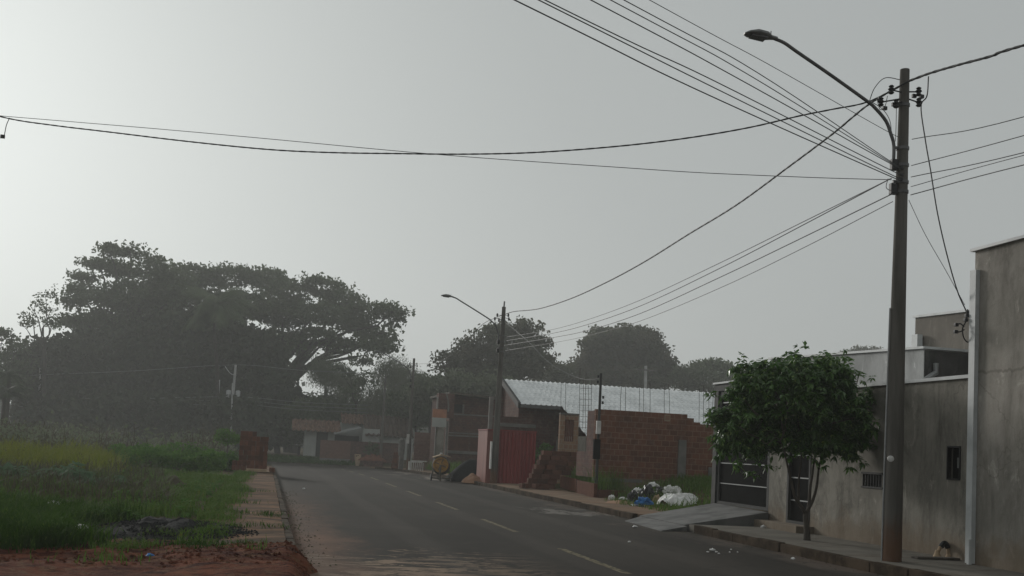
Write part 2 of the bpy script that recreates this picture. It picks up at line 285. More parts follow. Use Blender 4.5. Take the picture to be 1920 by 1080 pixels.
M = dict(
    asphalt=asphalt(), soil=soil_mat(),
    walkL=pavement_mat('dirt_covered_pavement', (.115, .070, .042), (.062, .041, .026), (.20, .112, .064), .85, .48),
    walkR=pavement_mat('pavement_concrete', (.20, .185, .16), (.15, .14, .122), (.10, .08, .06), .5, .52),
    walkD=pavement_mat('soiled_pavement', (.22, .165, .12), (.15, .115, .085), (.20, .12, .075), .7, .45),
    kerb=mat('kerb_concrete', (.030, .022, .015), (.075, .055, .038), 2.2, .95, .5, 14, spec=.05),
    ramp=mat('driveway_cement', (.12, .12, .117), (.20, .198, .192), 1.6, .95, .5, 25, spec=.1),
    paint=mat('worn_road_paint', (.21, .18, .11), (.035, .032, .027), 11, .85, .3, 60, lo=.40, hi=.62, spec=.1),
    plaster=plaster_mat('house_plaster', (.285, .268, .232), (.20, .188, .162), (.05, .045, .037), .8, soil=(.17, .12, .075)),
    plasterT=plaster_mat('tall_wall_plaster', (.36, .335, .30), (.27, .255, .225), (.11, .10, .082), .65, soil=(.2, .14, .085), seam=True),
    cementd=plaster_mat('dark_cement', (.085, .083, .08), (.055, .053, .05), (.02, .02, .02), .6),
    parapet=plaster_mat('parapet_cement', (.50, .505, .50), (.38, .385, .38), (.20, .20, .20), .45),
    block=plaster_mat('block_plaster', (.21, .19, .165), (.175, .158, .138), (.10, .09, .075), .4),
    flash=mat('painted_flashing', (.55, .57, .57), (.42, .44, .44), 2, .5, .1, 20, metal=0, spec=.5),
    zinc=mat('galvanised_sheet', (.30, .31, .31), (.22, .225, .225), 3, .45, .1, 30, metal=.3, spec=.5),
    darkm=mat('charcoal_gate_steel', (.004, .004, .004), (.007, .007, .007), 2, .8, .1, 40, spec=.02),
    greym=mat('grey_gate_steel', (.05, .05, .048), (.035, .035, .034), 3, .7, .1, 40, spec=.2),
    alu=mat('aluminium_strip', (.40, .41, .41), (.33, .34, .34), 3, .4, .05, 40, metal=.4),
    pole=pole_mat(),
    steel=mat('dull_steel', (.09, .09, .09), (.13, .13, .128), 5, .5, .15, 40, metal=.5),
    lampg=mat('lamp_casting', (.12, .125, .12), (.16, .165, .16), 6, .5, .1, 40, metal=.2),
    glass=mat('lamp_glass', (.03, .03, .03), (.045, .045, .045), 6, .2, 0, spec=.6),
    black=mat('black_plastic', (.012, .012, .013), (.02, .02, .021), 8, .55, .1, 40),
    cable=mat('cable_sheath', (.015, .015, .016), (.024, .024, .024), 20, .6, .1, 60),
    wire=mat('weathered_wire', (.05, .052, .053), (.075, .077, .078), 20, .6, 0),
    wirel=mat('pale_wire', (.14, .15, .15), (.18, .19, .19), 20, .6, 0),
    white=mat('white_plastic', (.62, .62, .60), (.48, .47, .45), 4, .5, .2, 20),
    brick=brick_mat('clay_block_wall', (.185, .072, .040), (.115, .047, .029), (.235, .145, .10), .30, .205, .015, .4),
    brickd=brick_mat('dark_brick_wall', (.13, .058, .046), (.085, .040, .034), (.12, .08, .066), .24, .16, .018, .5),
    brickl=brick_mat('pale_brick_pier', (.30, .19, .12), (.24, .13, .085), (.30, .24, .18), .2, .2, .02, .2),
    brickf=brick_mat('fence_brick', (.17, .085, .065), (.145, .072, .056), (.17, .105, .08), .25, .12, .012, .25),
    clay=mat('loose_clay_block', (.06, .024, .015), (.19, .075, .042), 4.5, .95, .4, 40, rnd=.7, spec=.1),
    clayd=mat('weathered_clay_block', (.06, .030, .022), (.16, .072, .048), 3.7, .95, .4, 40, rnd=.65, spec=.1),
    beam=mat('raw_concrete', (.19, .18, .165), (.13, .125, .115), 2, .9, .4, 20),
    redm=mat('red_corrugated_steel', (.25, .034, .032), (.18, .027, .026), 2.3, .55, .15, 20, stretch=(1, 1, .2), spec=.35),
    pink=mat('pinkish_red_panel', (.27, .098, .078), (.20, .07, .056), 2.3, .6, .15, 20, stretch=(1, 1, .2)),  # lighter, pinker red than the corrugated front
    rooft=mat('whitewashed_roof_tile', (.82, .84, .84), (.66, .68, .68), 1.1, .7, .2, 20),
    clayroof=mat('clay_roof_tile', (.10, .058, .042), (.20, .125, .09), 2.5, .95, .4, 12, stretch=(3, .4, 1), spec=.1),
    darkroof=mat('dark_tile_roof', (.05, .038, .032), (.10, .07, .055), 2.5, .95, .4, 12, stretch=(3, .4, 1), spec=.08),
    wallw=mat('pale_house_paint', (.42, .43, .41), (.33, .34, .32), .6, .9, .1, 10),
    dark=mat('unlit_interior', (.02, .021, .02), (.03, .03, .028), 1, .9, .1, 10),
    wood=mat('weathered_board', (.42, .31, .2), (.32, .23, .15), 3, .85, .3, 20, stretch=(1, 1, .2)),
    orange=mat('terracotta_panel', (.42, .19, .11), (.34, .15, .09), 2, .8, .1, 20),
    rust=mat('rusty_rebar', (.055, .04, .034), (.085, .06, .048), 9, .85, .3, 60),
    sand=mat('ochre_sand', (.24, .13, .075), (.30, .18, .11), 3, .95, .6, 30),
    gravel=mat('crushed_basalt', (.014, .014, .014), (.038, .039, .040), 28, .95, .9, 45, bd=.03, spec=.08),
    tarp=mat('black_gravel_heap', (.012, .013, .014), (.022, .023, .025), 25, .95, .8, 40, bd=.03, spec=.08),
    clod=mat('overgrown_clods', (.055, .04, .024), (.06, .065, .022), 4, .95, .8, 25, bd=.04),
    yellow=mat('chipped_yellow_paint', (.36, .20, .035), (.22, .115, .03), 6, .7, .3, 30),
    mixd=mat('cement_caked_steel', (.11, .095, .07), (.05, .043, .035), 5, .85, .5, 25),
    bagw=mat('white_woven_sack', (.82, .82, .80), (.66, .65, .63), 3, .7, .5, 14),
    bagk=mat('black_bin_bag', (.012, .012, .013), (.022, .022, .024), 3, .35, .6, 12),
    bagb=mat('blue_plastic_bag', (.03, .20, .52), (.02, .14, .40), 3, .45, .5, 12),
    carton=mat('soggy_carton', (.36, .27, .17), (.25, .18, .11), 4, .9, .3, 16),
    bark=mat('grey_bark', (.05, .042, .034), (.085, .072, .058), 6, .95, .6, 18, stretch=(1, 1, .3)),
    barkf=mat('dark_bark', (.03, .027, .022), (.05, .045, .038), 2, .95, .3, 8),
    grassD=leaf_mat('lush_grass', (.024, .062, .005), (.045, .10, .009), (.10, .17, .02), .8, .35, .1),
    grassM=leaf_mat('mixed_weeds', (.07, .135, .02), (.095, .16, .03), (.14, .14, .04), .8, .35, .1),
    grassY=leaf_mat('yellowing_grass', (.14, .175, .02), (.18, .20, .028), (.24, .23, .05), .8, .35, .1),
    grassB=leaf_mat('dry_stalks', (.075, .06, .038), (.055, .062, .03), (.11, .095, .06), .7, .25),
    shrub=leaf_mat('shrub_leaf', (.055, .135, .022), (.09, .185, .034), (.14, .23, .05), .8, .35, .08),
    grey=leaf_mat('grey_green_leaf', (.085, .15, .075), (.11, .18, .10), None, .8, .35, .1),
    near=leaf_mat('glossy_street_tree_leaf', (.044, .115, .018), (.078, .17, .027), (.28, .38, .10), .3, .38, .6, 2.4),  # pale third tone paints bright leaf highlights into the colour
    far1=leaf_mat('dark_crown_leaf', (0.061, 0.091, 0.041), (0.091, 0.122, 0.058), None, .7, .35, .2, .25),
    far2=leaf_mat('brownish_crown_leaf', (0.102, 0.098, 0.065), (0.078, 0.094, 0.052), None, .7, .35, .2, .3),
    far3=leaf_mat('pale_feathery_leaf', (0.122, 0.154, 0.091), (0.154, 0.174, 0.112), None, .7, .35, .2, .3),
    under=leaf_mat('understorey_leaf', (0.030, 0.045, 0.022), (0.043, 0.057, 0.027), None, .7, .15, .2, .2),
)
# ------------------------------------------------------------------ foliage
def unit(n):
    v = RNG.normal(size=(n, 3)); return v/np.linalg.norm(v, axis=1, keepdims=True)
def leaf_quads(P, size, droop=.3, aspect=.5, fold=False):
    n = len(P); d = unit(n); d[:, 2] -= droop; d /= np.linalg.norm(d, axis=1, keepdims=True)
    s = np.cross(d, unit(n)); s /= np.linalg.norm(s, axis=1, keepdims=True)+1e-9
    L = (size*RNG.uniform(.6, 1.35, n))[:, None]; w = L*aspect*.5
    a = P-d*L*.5; b = P+d*L*.5; up = np.cross(s, d)*w*.5
    if fold:
        l = P+s*w+up; r = P-s*w+up
        return np.stack([a, l, b, a, b, r], 1).reshape(-1, 3), 3
    l = P+s*w-d*L*.08; r = P-s*w-d*L*.08
    return np.stack([a, l, b, r], 1).reshape(-1, 3), 4
def rosettes(P, size, k=9):
    o = []
    for p in P:
        L0 = size*RNG.uniform(.7, 1.2); a0 = RNG.uniform(0, 6.28); lean = RNG.normal(size=3)*.35
        for i in range(k):
            a = a0+2*math.pi*i/k*1.0+RNG.uniform(-.3, .3); el = RNG.uniform(-1.1, .35)
            d = np.array([math.cos(a)*math.cos(el), math.sin(a)*math.cos(el), math.sin(el)])+lean; d /= np.linalg.norm(d)
            s = np.cross(d, [0, 0, 1.])+RNG.normal(size=3)*.25; s /= np.linalg.norm(s)+1e-9; L = L0*RNG.uniform(.7, 1.15); w = L*.21
            n_ = np.cross(s, d); b = p+d*.02; m = p+d*L*.5+n_*w*.25; e = p+d*L-np.array([0, 0, L*.22]); l = m+s*w-n_*w*.45; r = m-s*w-n_*w*.45
            o += [b, l, m, l, e, m, b, m, r, m, e, r]
    return np.array(o)
def clump_points(blobs, dens, csize, per, flat=.55, shell=.45):
    """points gathered in small clumps spread through the ellipsoids (c, r)"""
    out = []
    for c, r in blobs:
        c = np.array(c); r = np.array(r); m = max(3, int(dens*r[0]*r[2]*4))
        q = unit(m)*(shell+(1-shell)*RNG.random(m)**.5)[:, None]
        cc = c+q*r*RNG.uniform(.85, 1.08, (m, 1))
        for p in cc:
            k = max(2, int(per*RNG.uniform(.5, 1.4))); cs = csize*RNG.uniform(.6, 1.3)
            g = np.clip(RNG.normal(size=(k, 3)), -1.5, 1.5)*.5*cs; g[:, 2] *= flat; out.append(p+g)
    return np.concatenate(out)
def limb(b, p0, p1, ra, rb, wob=.06, n=6, sag=0, k=7):
    p0 = np.array(p0, float); p1 = np.array(p1, float); L = np.linalg.norm(p1-p0); pts = []
    for i in range(n+1):
        t = i/n; w = RNG.normal(size=3)*wob*L*math.sin(math.pi*t)*.5
        pts.append(p0+(p1-p0)*t+w+np.array([0, 0, sag*math.sin(math.pi*t)]))
    b.tube(pts, [ra+(rb-ra)*i/n for i in range(n+1)], k); return pts
def tree(name, label, base, fork, tr, blobs, lm, dens=.5, csize=1.6, per=14, leaf=.5, droop=.2, aspect=.6, group=None, bark='barkf', flat=.5, limbs=None, shell=.45, cat='tree'):
    base = np.array(base, float); fork = np.array(fork, float)
    t = thing(name, base, label, cat, group)
    b = MB(); limb(b, base-np.array([0, 0, .3]), fork, tr, tr*.75, .03, 5, k=9)
    for i, (c, r) in enumerate(blobs):
        if limbs is not None and i not in limbs: continue
        limb(b, fork, np.array(c)-np.array([0, 0, r[2]*.3]), tr*.42, tr*.08, .09, 6, k=6)
        for _ in range(3):
            e = np.array(c)+unit(1)[0]*np.array(r)*.75
            limb(b, np.array(c)-np.array([0, 0, r[2]*.3]), e, tr*.13, tr*.04, .1, 3, k=4)
    b.build('trunk', M[bark], t)
    V, k = leaf_quads(clump_points(blobs, dens*3.6, csize*1.05, per*3.6, flat, shell), leaf*.92, droop, aspect)
    mesh_np('crown', V, k, M[lm], t); return t
def pxb(lst, d, depth=1., jit=0):
    """crown masses from bearings: (px, py, rx, rz in photo px) at distance d, as deep as they are wide"""
    o = []
    for px, py, rx, rz in lst:
        dd = d+RNG.uniform(-jit, jit); k = dd/F
        o.append((at(px, py, d=dd), (rx*k, rx*k*depth, rz*k)))
    return o
def blades(P, h, w, bend=.35, hj=.4):
    n = len(P); a = RNG.uniform(0, 2*np.pi, n); dx = np.stack([np.cos(a), np.sin(a), np.zeros(n)], 1)
    sd = np.stack([-np.sin(a), np.cos(a), np.zeros(n)], 1); H = (h*RNG.uniform(1-hj, 1+hj, n))[:, None] if np.isscalar(h) else (h*RNG.uniform(1-hj, 1+hj, n))[:, None]
    W = w*RNG.uniform(.6, 1.3, (n, 1)); B = H*bend*RNG.uniform(.2, 1.6, (n, 1)); z = np.array([0, 0, 1.])
    m = P+dx*B*.3+z*H*.6; tip = P+dx*B+z*H*RNG.uniform(.8, 1, (n, 1))
    q1 = np.stack([P-sd*W*.5, P+sd*W*.5, m+sd*W*.4, m-sd*W*.4], 1); q2 = np.stack([m-sd*W*.4, m+sd*W*.4, tip+sd*W*.05, tip-sd*W*.05], 1)
    return np.concatenate([q1, q2], 1).reshape(-1, 3)
def scatter(n, f, x0, x1, y0, y1):
    out = []
    while len(out) < n:
        x, y = random.uniform(x0, x1), random.uniform(y0, y1)
        if random.random() < f(x, y): out.append((x, y, terrain(x, y)-.02))
    return np.array(out)
nz = lambda x, y, s=.5, o=0: mnoise.noise(Vector((x*s, y*s, o)))
# ------------------------------------------------------------------ the setting: ground, road, pavements
def axis(lst):
    o = []
    for a, b, st in lst: o += list(np.arange(a, b, st))
    return o+[lst[-1][1]]
xs = axis([(-340, -60, 20), (-60, -16, 4), (-16, -8, .6), (-8, -2, .2), (-2, 1.1, .08), (1.1, 11, 2), (11, 20, .6), (20, 60, 5), (60, 340, 20)])
ys = axis([(-90, 8, 7), (8, 12, .5), (12, 16, .12), (16, 30, .25), (30, 60, .8), (60, 120, 2.5), (120, 160, 10), (160, 360, 20)])
g = MB(); g.add([(x, y, terrain(x, y)) for y in ys for x in xs],
                [(j*len(xs)+i, j*len(xs)+i+1, (j+1)*len(xs)+i+1, (j+1)*len(xs)+i) for j in range(len(ys)-1) for i in range(len(xs)-1)], True)
struct('ground', g, M['soil'])
def strip(name, x0, x1, y0, y1, zo, m, step=2., t=0, cols=1, wob=0):
    yy = list(np.arange(y0, y1, step))+[y1]; b = MB(); n = cols+1
    X = lambda i, y: x0+(x1-x0)*i/cols
    def zz(i, y): return gz(y)+zo+(mnoise.noise(Vector((X(i, y)*.9, y*.9, 9)))*wob if wob else 0)
    b.add([(X(i, y), y, zz(i, y)) for y in yy for i in range(n)], [(j*n+i, j*n+i+1, (j+1)*n+i+1, (j+1)*n+i) for j in range(len(yy)-1) for i in range(cols)], True)
    if t:
        for i in (0, cols):
            b.add([(X(i, y), y, zz(i, y)-d) for y in yy for d in (0, t)], [(2*j, 2*j+1, 2*j+3, 2*j+2) for j in range(len(yy)-1)])
        for y in (yy[0], yy[-1]):
            b.add([(X(i, y), y, zz(i, y)-d) for i in range(n) for d in (0, t)], [(2*i, 2*i+1, 2*i+3, 2*i+2) for i in range(cols)])
    return struct(name, b, m)
road = strip('road', .5, 9.25, -40, 100, 0, M['asphalt'], 2., cols=4)
strip('cross_street', -80, 80, 100.0, 107.0, .002, M['asphalt'], 1., cols=20)
ln = MB()
for k in range(0, 9):
    y0 = 13.95+6.7*k
    if k == 2: pass
    for s in range(4):
        a = y0+s*.86; bb = a+.86
        ln.add([(4.86, a, gz(a)+.004), (4.99, a, gz(a)+.004), (4.99, bb, gz(bb)+.004), (4.86, bb, gz(bb)+.004)], [(0, 1, 2, 3)])
ln.build('centre_line', M['paint'], road)
strip('left_pavement', -1.0, .376, 14.45, 60, .13, M['walkL'], .4, .2, 6, .05)
strip('right_pavement', 9.36, 11.52, -10, 22.6, .15, M['walkR'], 1., .2, 4, .006)
strip('far_pavement', 9.36, 11.7, 26.0, 98, .13, M['walkD'], .6, .2, 6, .05)
def kerbline(name, x0, x1, y0, y1, h0, h1=None):
    b = MB(); y = y0
    while y < y1:
        e = min(y+1., y1); j = random.uniform(-.012, .012); hh = h0 if h1 is None else h0+(h1-h0)*(y-y0)/(y1-y0)
        zt = hh+random.uniform(-.012, .008)
        b.box((x0+j, y+.006, min(gz(y), gz(e))-.15), (x1+j, e-.006, gz((y+e)/2)+zt), .018); y = e
    return struct(name, b, M['kerb'])
kerbline('left_kerb', .38, .5, 14.4, 62, .135)
kerbline('right_kerb', 9.22, 9.36, -10, 22.0, .17)
kerbline('far_kerb', 9.22, 9.36, 26.0, 92, .15)
# driveway ramp in front of the gate
b = MB()
b.hexa([(9.3, 22.7, -.1), (11.46, 22.95, -.1), (11.46, 26.05, -.1), (9.3, 25.7, -.1)], [(9.3, 22.7, .13), (11.46, 22.95, .47), (11.46, 26.05, .5), (9.3, 25.7, .13)])
dr = tag(b.build('driveway_ramp', M['ramp'], loc=(10.4, 24.3, 0)), 'grey cement driveway ramp sloping up from the road to the dark garage gate', 'ramp')
b = MB(); b.hexa([(8.55, 22.2, -.1), (9.28, 22.5, -.1), (9.28, 25.6, -.1), (8.75, 25.2, -.1)], [(8.55, 22.2, .012), (9.28, 22.5, .11), (9.28, 25.6, .11), (8.75, 25.2, .012)])
b.build('gutter_apron', M['ramp'], dr)
# ------------------------------------------------------------------ grey house with gate
H = thing('grey_house', (11.5, 19, .15), 'low unpainted grey cement house wall behind the street tree and pole', 'house')
W = 11.5
wl = MB()
wl.box((W, 22.15, 0), (W+.18, 23.05, 3.2)); wl.box((W, 15.42, 0), (W+.18, 16.02, 3.2)); wl.box((W, 16.34, 0), (W+.18, 18.35, 3.2))
wl.box((W, 19.05, 0), (W+.18, 21.1, 3.2)); wl.box((W, 21.1, 2.45), (W+.18, 22.15, 3.2)); wl.box((W, 21.1, 0), (W+.18, 22.15, .3))
wl.box((W, 18.35, 0), (W+.18, 19.05, 1.22)); wl.box((W, 18.35, 1.53), (W+.18, 19.05, 3.2))
wl.box((W, 16.02, 0), (W+.18, 16.34, 1.5)); wl.box((W, 16.02, 2.03), (W+.18, 16.34, 3.2))
wl.build('wall', M['plaster'], H)
cp = MB(); cp.box((W-.05, 15.45, 3.203), (W+.24, 23.0, 3.262)); cp.build('coping', M['flash'], H)
vw = MB(); vw.box((W+.14, 18.35, 1.2), (W+.17, 19.05, 1.55)); w0 = vw.build('window', M['dark'], H)
fr = MB(); fr.box((W-.02, 18.33, 1.49), (W+.05, 19.07, 1.53)); fr.box((W-.02, 18.33, 1.22), (W+.05, 19.07, 1.25))
for i in range(8): fr.box((W-.005, 18.36+i*.095, 1.25), (W+.015, 18.378+i*.095, 1.49))
fr.build('bars', M['greym'], w0)
mb = MB(); mb.box((W+.09, 16.02, 1.5), (W+.12, 16.34, 2.03)); mbx = mb.build('meter_box', M['darkm'], H)
mf = MB(); mf.box((W-.02, 16.0, 2.03), (W+.06, 16.36, 2.055)); mf.box((W-.02, 16.0, 1.475), (W+.06, 16.36, 1.5)); mf.box((W-.02, 16.34, 1.5), (W+.06, 16.362, 2.03)); mf.box((W-.02, 15.998, 1.5), (W+.06, 16.02, 2.03))
mf.build('frame', M['greym'], mbx)
mm = MB(); mm.box((W+.03, 16.07, 1.68), (W+.088, 16.14, 1.86), .01); mm.build('meter', M['lampg'], mbx)
dd = MB(); dd.box((W+.06, 21.12, .3), (W+.1, 22.13, 2.45)); door = dd.build('door', M['darkm'], H)
df = MB(); df.box((W-.015, 22.07, .3), (W+.055, 22.15, 2.45)); df.box((W-.015, 21.1, .3), (W+.055, 21.17, 2.45)); df.box((W-.015, 21.17, 2.38), (W+.055, 22.07, 2.45)); df.box((W-.015, 21.17, .3), (W+.055, 22.07, .36))
df.build('frame', M['greym'], door)
ds = MB()
for z in (.8, 1.3, 1.8): MB().box((W+.045, 21.18, z), (W+.058, 22.06, z+.025)).build('trim_strip', M['alu'], door)
stp = MB(); stp.box((W-.42, 20.9, .1), (W-.002, 23.0, .3), .015); stp.build('doorstep', M['plaster'], H)
# gate portal
po = MB(); po.box((W-.04, 26.02, -.1), (W+.3, 26.26, 3.42)); po.box((W-.04, 22.9, 3.42), (W+.3, 26.26, 3.6)); po.box((W-.012, 22.9, 2.6), (W+.3, 23.04, 3.419)); po.build('gate_portal', M['greym'], H)
pc = MB(); pc.box((W-.08, 22.85, 3.603), (W+.34, 26.32, 3.65)); pc.build('portal_cap', M['flash'], H)
gt = MB(); gt.box((W+.05, 23.06, .49), (W+.1, 26.01, 3.4)); gate = gt.build('gate', M['darkm'], H)
gf = MB(); gf.box((W+.0, 25.9, .49), (W+.045, 26.01, 3.4)); gf.box((W+.0, 23.06, .49), (W+.045, 23.17, 3.4)); gf.box((W, 23.17, .49), (W+.045, 25.9, .57)); gf.box((W, 23.17, 3.3), (W+.045, 25.9, 3.4))
gf.build('frame', M['greym'], gate)
gs = MB()
for i in range(5): MB().box((W+.03, 23.18, 1.02+.52*i), (W+.047, 25.89, 1.042+.52*i)).build('trim_strip', M['alu'], gate)
# roof parapet box behind the wall
pp = MB(); pp.hexa([(14.4, 21.42, 2.5), (22, 21.42, 2.5), (22, 29, 2.5), (14.4, 29, 2.5)], [(14.4, 21.42, 4.36), (22, 21.42, 4.36), (22, 29, 4.66), (14.4, 29, 4.66)])
pp.build('parapet', M['parapet'], H)
sp_ = MB(); sp_.box((14.41, 21.40, 2.6), (21.9, 21.416, 4.34)); sp_.build('dark_side', M['cementd'], H)  # thin sheet of darker cement over the parapet face toward the camera
pcp = MB(); pcp.hexa([(14.34, 21.36, 4.365), (22.06, 21.36, 4.365), (22.06, 29.06, 4.67), (14.34, 29.06, 4.67)], [(14.34, 21.36, 4.42), (22.06, 21.36, 4.42), (22.06, 29.06, 4.725), (14.34, 29.06, 4.725)])
pcp.build('parapet_coping', M['flash'], H)
dp = MB(); A = at(1755, 681, y=21.3); B = at(1755, 697, y=21.3); C2 = at(1729, 716, y=21.3)
dp.tube([A, B-np.array([0, 0, .02]), C2], .065, 8); dp.build('downpipe', M['zinc'], H)
slab = MB(); slab.box((W+.19, 15.5, 2.9), (22, 23, 3.05)); slab.build('roof_slab', M['parapet'], H)
# taller block behind
BK = thing('rear_block', (16, 22, 0), 'tall bare plaster block rising behind the low grey house', 'building')
b = MB(); b.hexa([(16, 17, 0), (24, 17, 0), (24, 24.2, 0), (16, 24.2, 0)], [(16, 17, 5.2), (24, 17, 5.2), (24, 24.2, 5.5), (16, 24.2, 5.5)]); b.build('wall', M['block'], BK)
b = MB(); b.hexa([(15.95, 16.95, 5.205), (24, 16.95, 5.205), (24, 24.26, 5.505), (15.95, 24.26, 5.505)], [(15.95, 16.95, 5.26), (24, 16.95, 5.26), (24, 24.26, 5.56), (15.95, 24.26, 5.56)]); b.build('coping', M['flash'], BK)
b = MB(); A = at(1721, 646, x=15.9); b.box((15.8, A[1]-.12, 4.3), (15.95, A[1]+.12, A[2]+.25)); b.build('vent_pipe', M['flash'], BK)
# tall neighbour on the right
TB = thing('tall_wall_building', (11.2, 10, 0), 'tall blank grey plaster building at the right edge of the picture', 'building')
b = MB(); b.box((11.2, -4, 0), (24, 15.3, 5.25)); b.build('wall', M['plasterT'], TB)
b = MB(); b.box((11.14, -4.06, 5.253), (24, 15.36, 5.3)); b.build('coping', M['flash'], TB)
b = MB(); b.box((11.12, 15.17, .16), (11.196, 15.32, 4.93)); b.box((11.06, 15.14, .1), (11.116, 15.2, .55), .01); b.build('corner_downpipe', M['flash'], TB)
# ------------------------------------------------------------------ utility poles and street lamps
def vlerp(a, b, t): return np.array(a)*(1-t)+np.array(b)*t
def catmull(P, k=8):
    P = [np.array(p, float) for p in P]
    if len(P) < 3: return P
    Q = [2*P[0]-P[1]]+P+[2*P[-1]-P[-2]]; o = []
    for i in range(1, len(Q)-2):
        for j in range(k):
            t = j/k; a, b_, c, d = Q[i-1:i+3]
            o.append(.5*((2*b_)+(-a+c)*t+(2*a-5*b_+4*c-d)*t*t+(-a+3*b_-3*c+d)*t**3))
    return o+[P[-1]]
def make_pole(base, top, ra, rb, label, lamp=True, detail=True, group='concrete poles with street lamps'):
    base = np.array(base, float); top = np.array(top, float); t = thing('utility_pole', base, label, 'utility pole', group)
    at_ = lambda z: vlerp(base, top, (z-base[2])/(top[2]-base[2]))
    b = MB(); b.tube([vlerp(base, top, i/8)-(np.array([0, 0, .3]) if i == 0 else 0) for i in range(9)], [ra+(rb-ra)*i/8 for i in range(9)], 16); b.build('shaft', M['pole'], t)
    rz = lambda z: ra+(rb-ra)*(z-base[2])/(top[2]-base[2])
    h = top[2]-base[2]
    for q in (.925, .835, .80, .765, .745):
        z = base[2]+h*q; b = MB(); c = at_(z); b.tube([c-np.array([0, 0, .025]), c+np.array([0, 0, .025])], rz(z)+.014, 14)
        b.box((c[0]-rz(z)-.07, c[1]-.02, z-.02), (c[0]-rz(z)+.0, c[1]+.02, z+.02)); b.build('strap', M['steel'], t)
    if lamp:
        c0 = at_(base[2]+h*.80)+np.array([-rz(base[2]+h*.8)-.03, 0, 0]); z0 = c0[2]
        P = [c0+np.array(v) for v in ((-.04, 0, -.05), (-.04, 0, .31), (-.10, 0, .50), (-.19, .01, .71), (-.39, .01, .90), (-.55, .02, 1.01), (-1.2, .03, 1.36), (-1.78, .05, 1.665), (-2.01, .06, 1.79), (-2.2, .06, 1.84))]
        b = MB(); b.tube(catmull(P, 4), .029, 8); b.build('lamp_arm', M['steel'], t)
        e = P[-1]; d = np.array([-1, .05, .03]); d /= np.linalg.norm(d); s = np.array([.05, 1, 0]); s /= np.linalg.norm(s); up = np.array([0, 0, 1.])
        b = MB(); sec = [(-.06, .035, .035, .0), (.04, .06, .045, .0), (.12, .12, .075, .03), (.28, .15, .08, .04), (.42, .12, .05, .02), (.5, .04, .02, .0)]
        vs = []; n = 12
        for (l, w, hh, o) in sec:
            for k in range(n):
                a = 2*math.pi*k/n; ca, sa = math.cos(a), math.sin(a); vs.append(e+d*l+s*w*ca+up*(hh*sa*(1 if sa > 0 else .55)+o*.4))
        b.add(vs, [(i*n+k, i*n+(k+1) % n, (i+1)*n+(k+1) % n, (i+1)*n+k) for i in range(len(sec)-1) for k in range(n)]+[tuple(range(n-1, -1, -1)), tuple((len(sec)-1)*n+k for k in range(n))], True)
        for o in (-.03, .03): b.tube([e+d*.06+s*o+up*.04, e+d*.06+s*o+up*.1], .008, 5)
        hd = b.build('lamp_head', M['lampg'], t)
        b = MB(); b.sheet(e+d*.14+s*.1-up*.045, e+d*.4+s*.085-up*.03, e+d*.4-s*.085-up*.03, e+d*.14-s*.1-up*.045, .02); b.build('lens', M['glass'], hd)
    if detail:
        z = base[2]+h*.955; c = at_(z)
        for dx, dy, dz in ((-.30, -.1, -.05), (-.36, .1, -.2), (-.22, -.12, -.28), (.2, -.1, -.02), (.24, -.05, -.18)):
            q = c+np.array([dx, dy, dz]); b = MB(); b.lathe(q, (0, 0, 1), [(-.07, .025), (-.05, .05), (-.02, .03), (.01, .055), (.04, .03), (.06, .045), (.08, .02)], 10)
            b.tube([q, c+np.array([0, 0, dz*.6])], .012, 6); b.build('insulator', M['black'], t)
        for q, z2 in ((.8, 0), (.75, 1)):
            zz = base[2]+h*q; cc = at_(zz); b = MB(); b.box((cc[0]-rz(zz)-.12, cc[1]-.05, zz-.1), (cc[0]-rz(zz)-.01, cc[1]+.03, zz+.08), .01); b.build('rack', M['black'], t)
    return t
B1 = (9.80, 15.33, .13); T1 = (9.84, 15.33, 8.17)
p1 = make_pole(B1, T1, .158, .075, 'weathered concrete utility pole with street lamp, standing closest on the right pavement')
b = MB(); b.tube([(9.644, 15.36, .14), (9.655, 15.36, 1.6), (9.69, 15.36, 4.2)], .014, 8); b.build('conduit', M['zinc'], p1)
b = MB(); b.lathe((9.66, 15.2, 1.77), (-.4, -1, 0), [(0, .05), (.03, .05), (.04, .02)], 12); b.build('clamp', M['white'], p1)
for P_j, r_j in ((catmull([at(1690, 150, d=17.35), at(1660, 146, d=17.2), at(1640, 165, d=17.1), at(1630, 190, d=17.1)]), .007),
    (catmull([at(1633, 190, d=17.1), at(1655, 205, d=17.1), at(1668, 225, d=17.2), at(1672, 250, d=17.3)]), .006),
    (catmull([at(1644, 185, d=17.1), at(1650, 205, d=17.0), at(1659, 200, d=17.0), at(1664, 180, d=17.1)]), .006),
    (catmull([at(1665, 335, d=17.1), at(1662, 352, d=17.0), at(1675, 360, d=17.2)]), .006),
    (catmull([at(1681, 190, d=17.2), at(1680, 240, d=17.2), at(1679, 265, d=17.25)]), .006)):
    b = MB(); b.tube(P_j, r_j, 5); b.build('jumper_wire', M['cable'], p1)
for i, (px, py) in enumerate(((1650, 186), (1659, 203), (1676, 196), (1714, 180), (1728, 181))):
    q = at(px, py, d=17.15); b = MB(); b.box(q-np.array([.035, .025, .03]), q+np.array([.035, .025, .03]), .008); b.build('connector', M['black'], p1)
B2 = (9.85, 46.1, .1); T2 = (9.92, 46.1, 7.95)
p2 = make_pole(B2, T2, .165, .085, 'concrete utility pole with street lamp beside the red corrugated shed')
b = MB(); b.tube([(9.92, 46.1, 7.93), (9.93, 46.1, 8.2)], .035, 8); b.build('top_pin', M['steel'], p2)
b = MB(); b.box((9.62, 45.9, .75), (9.68, 46.12, 1.95), .01); b.build('white_plate', M['white'], p2)
y3 = 74.; B3 = at(765, 877, y=y3); T3 = at(776.5, 672, y=y3)
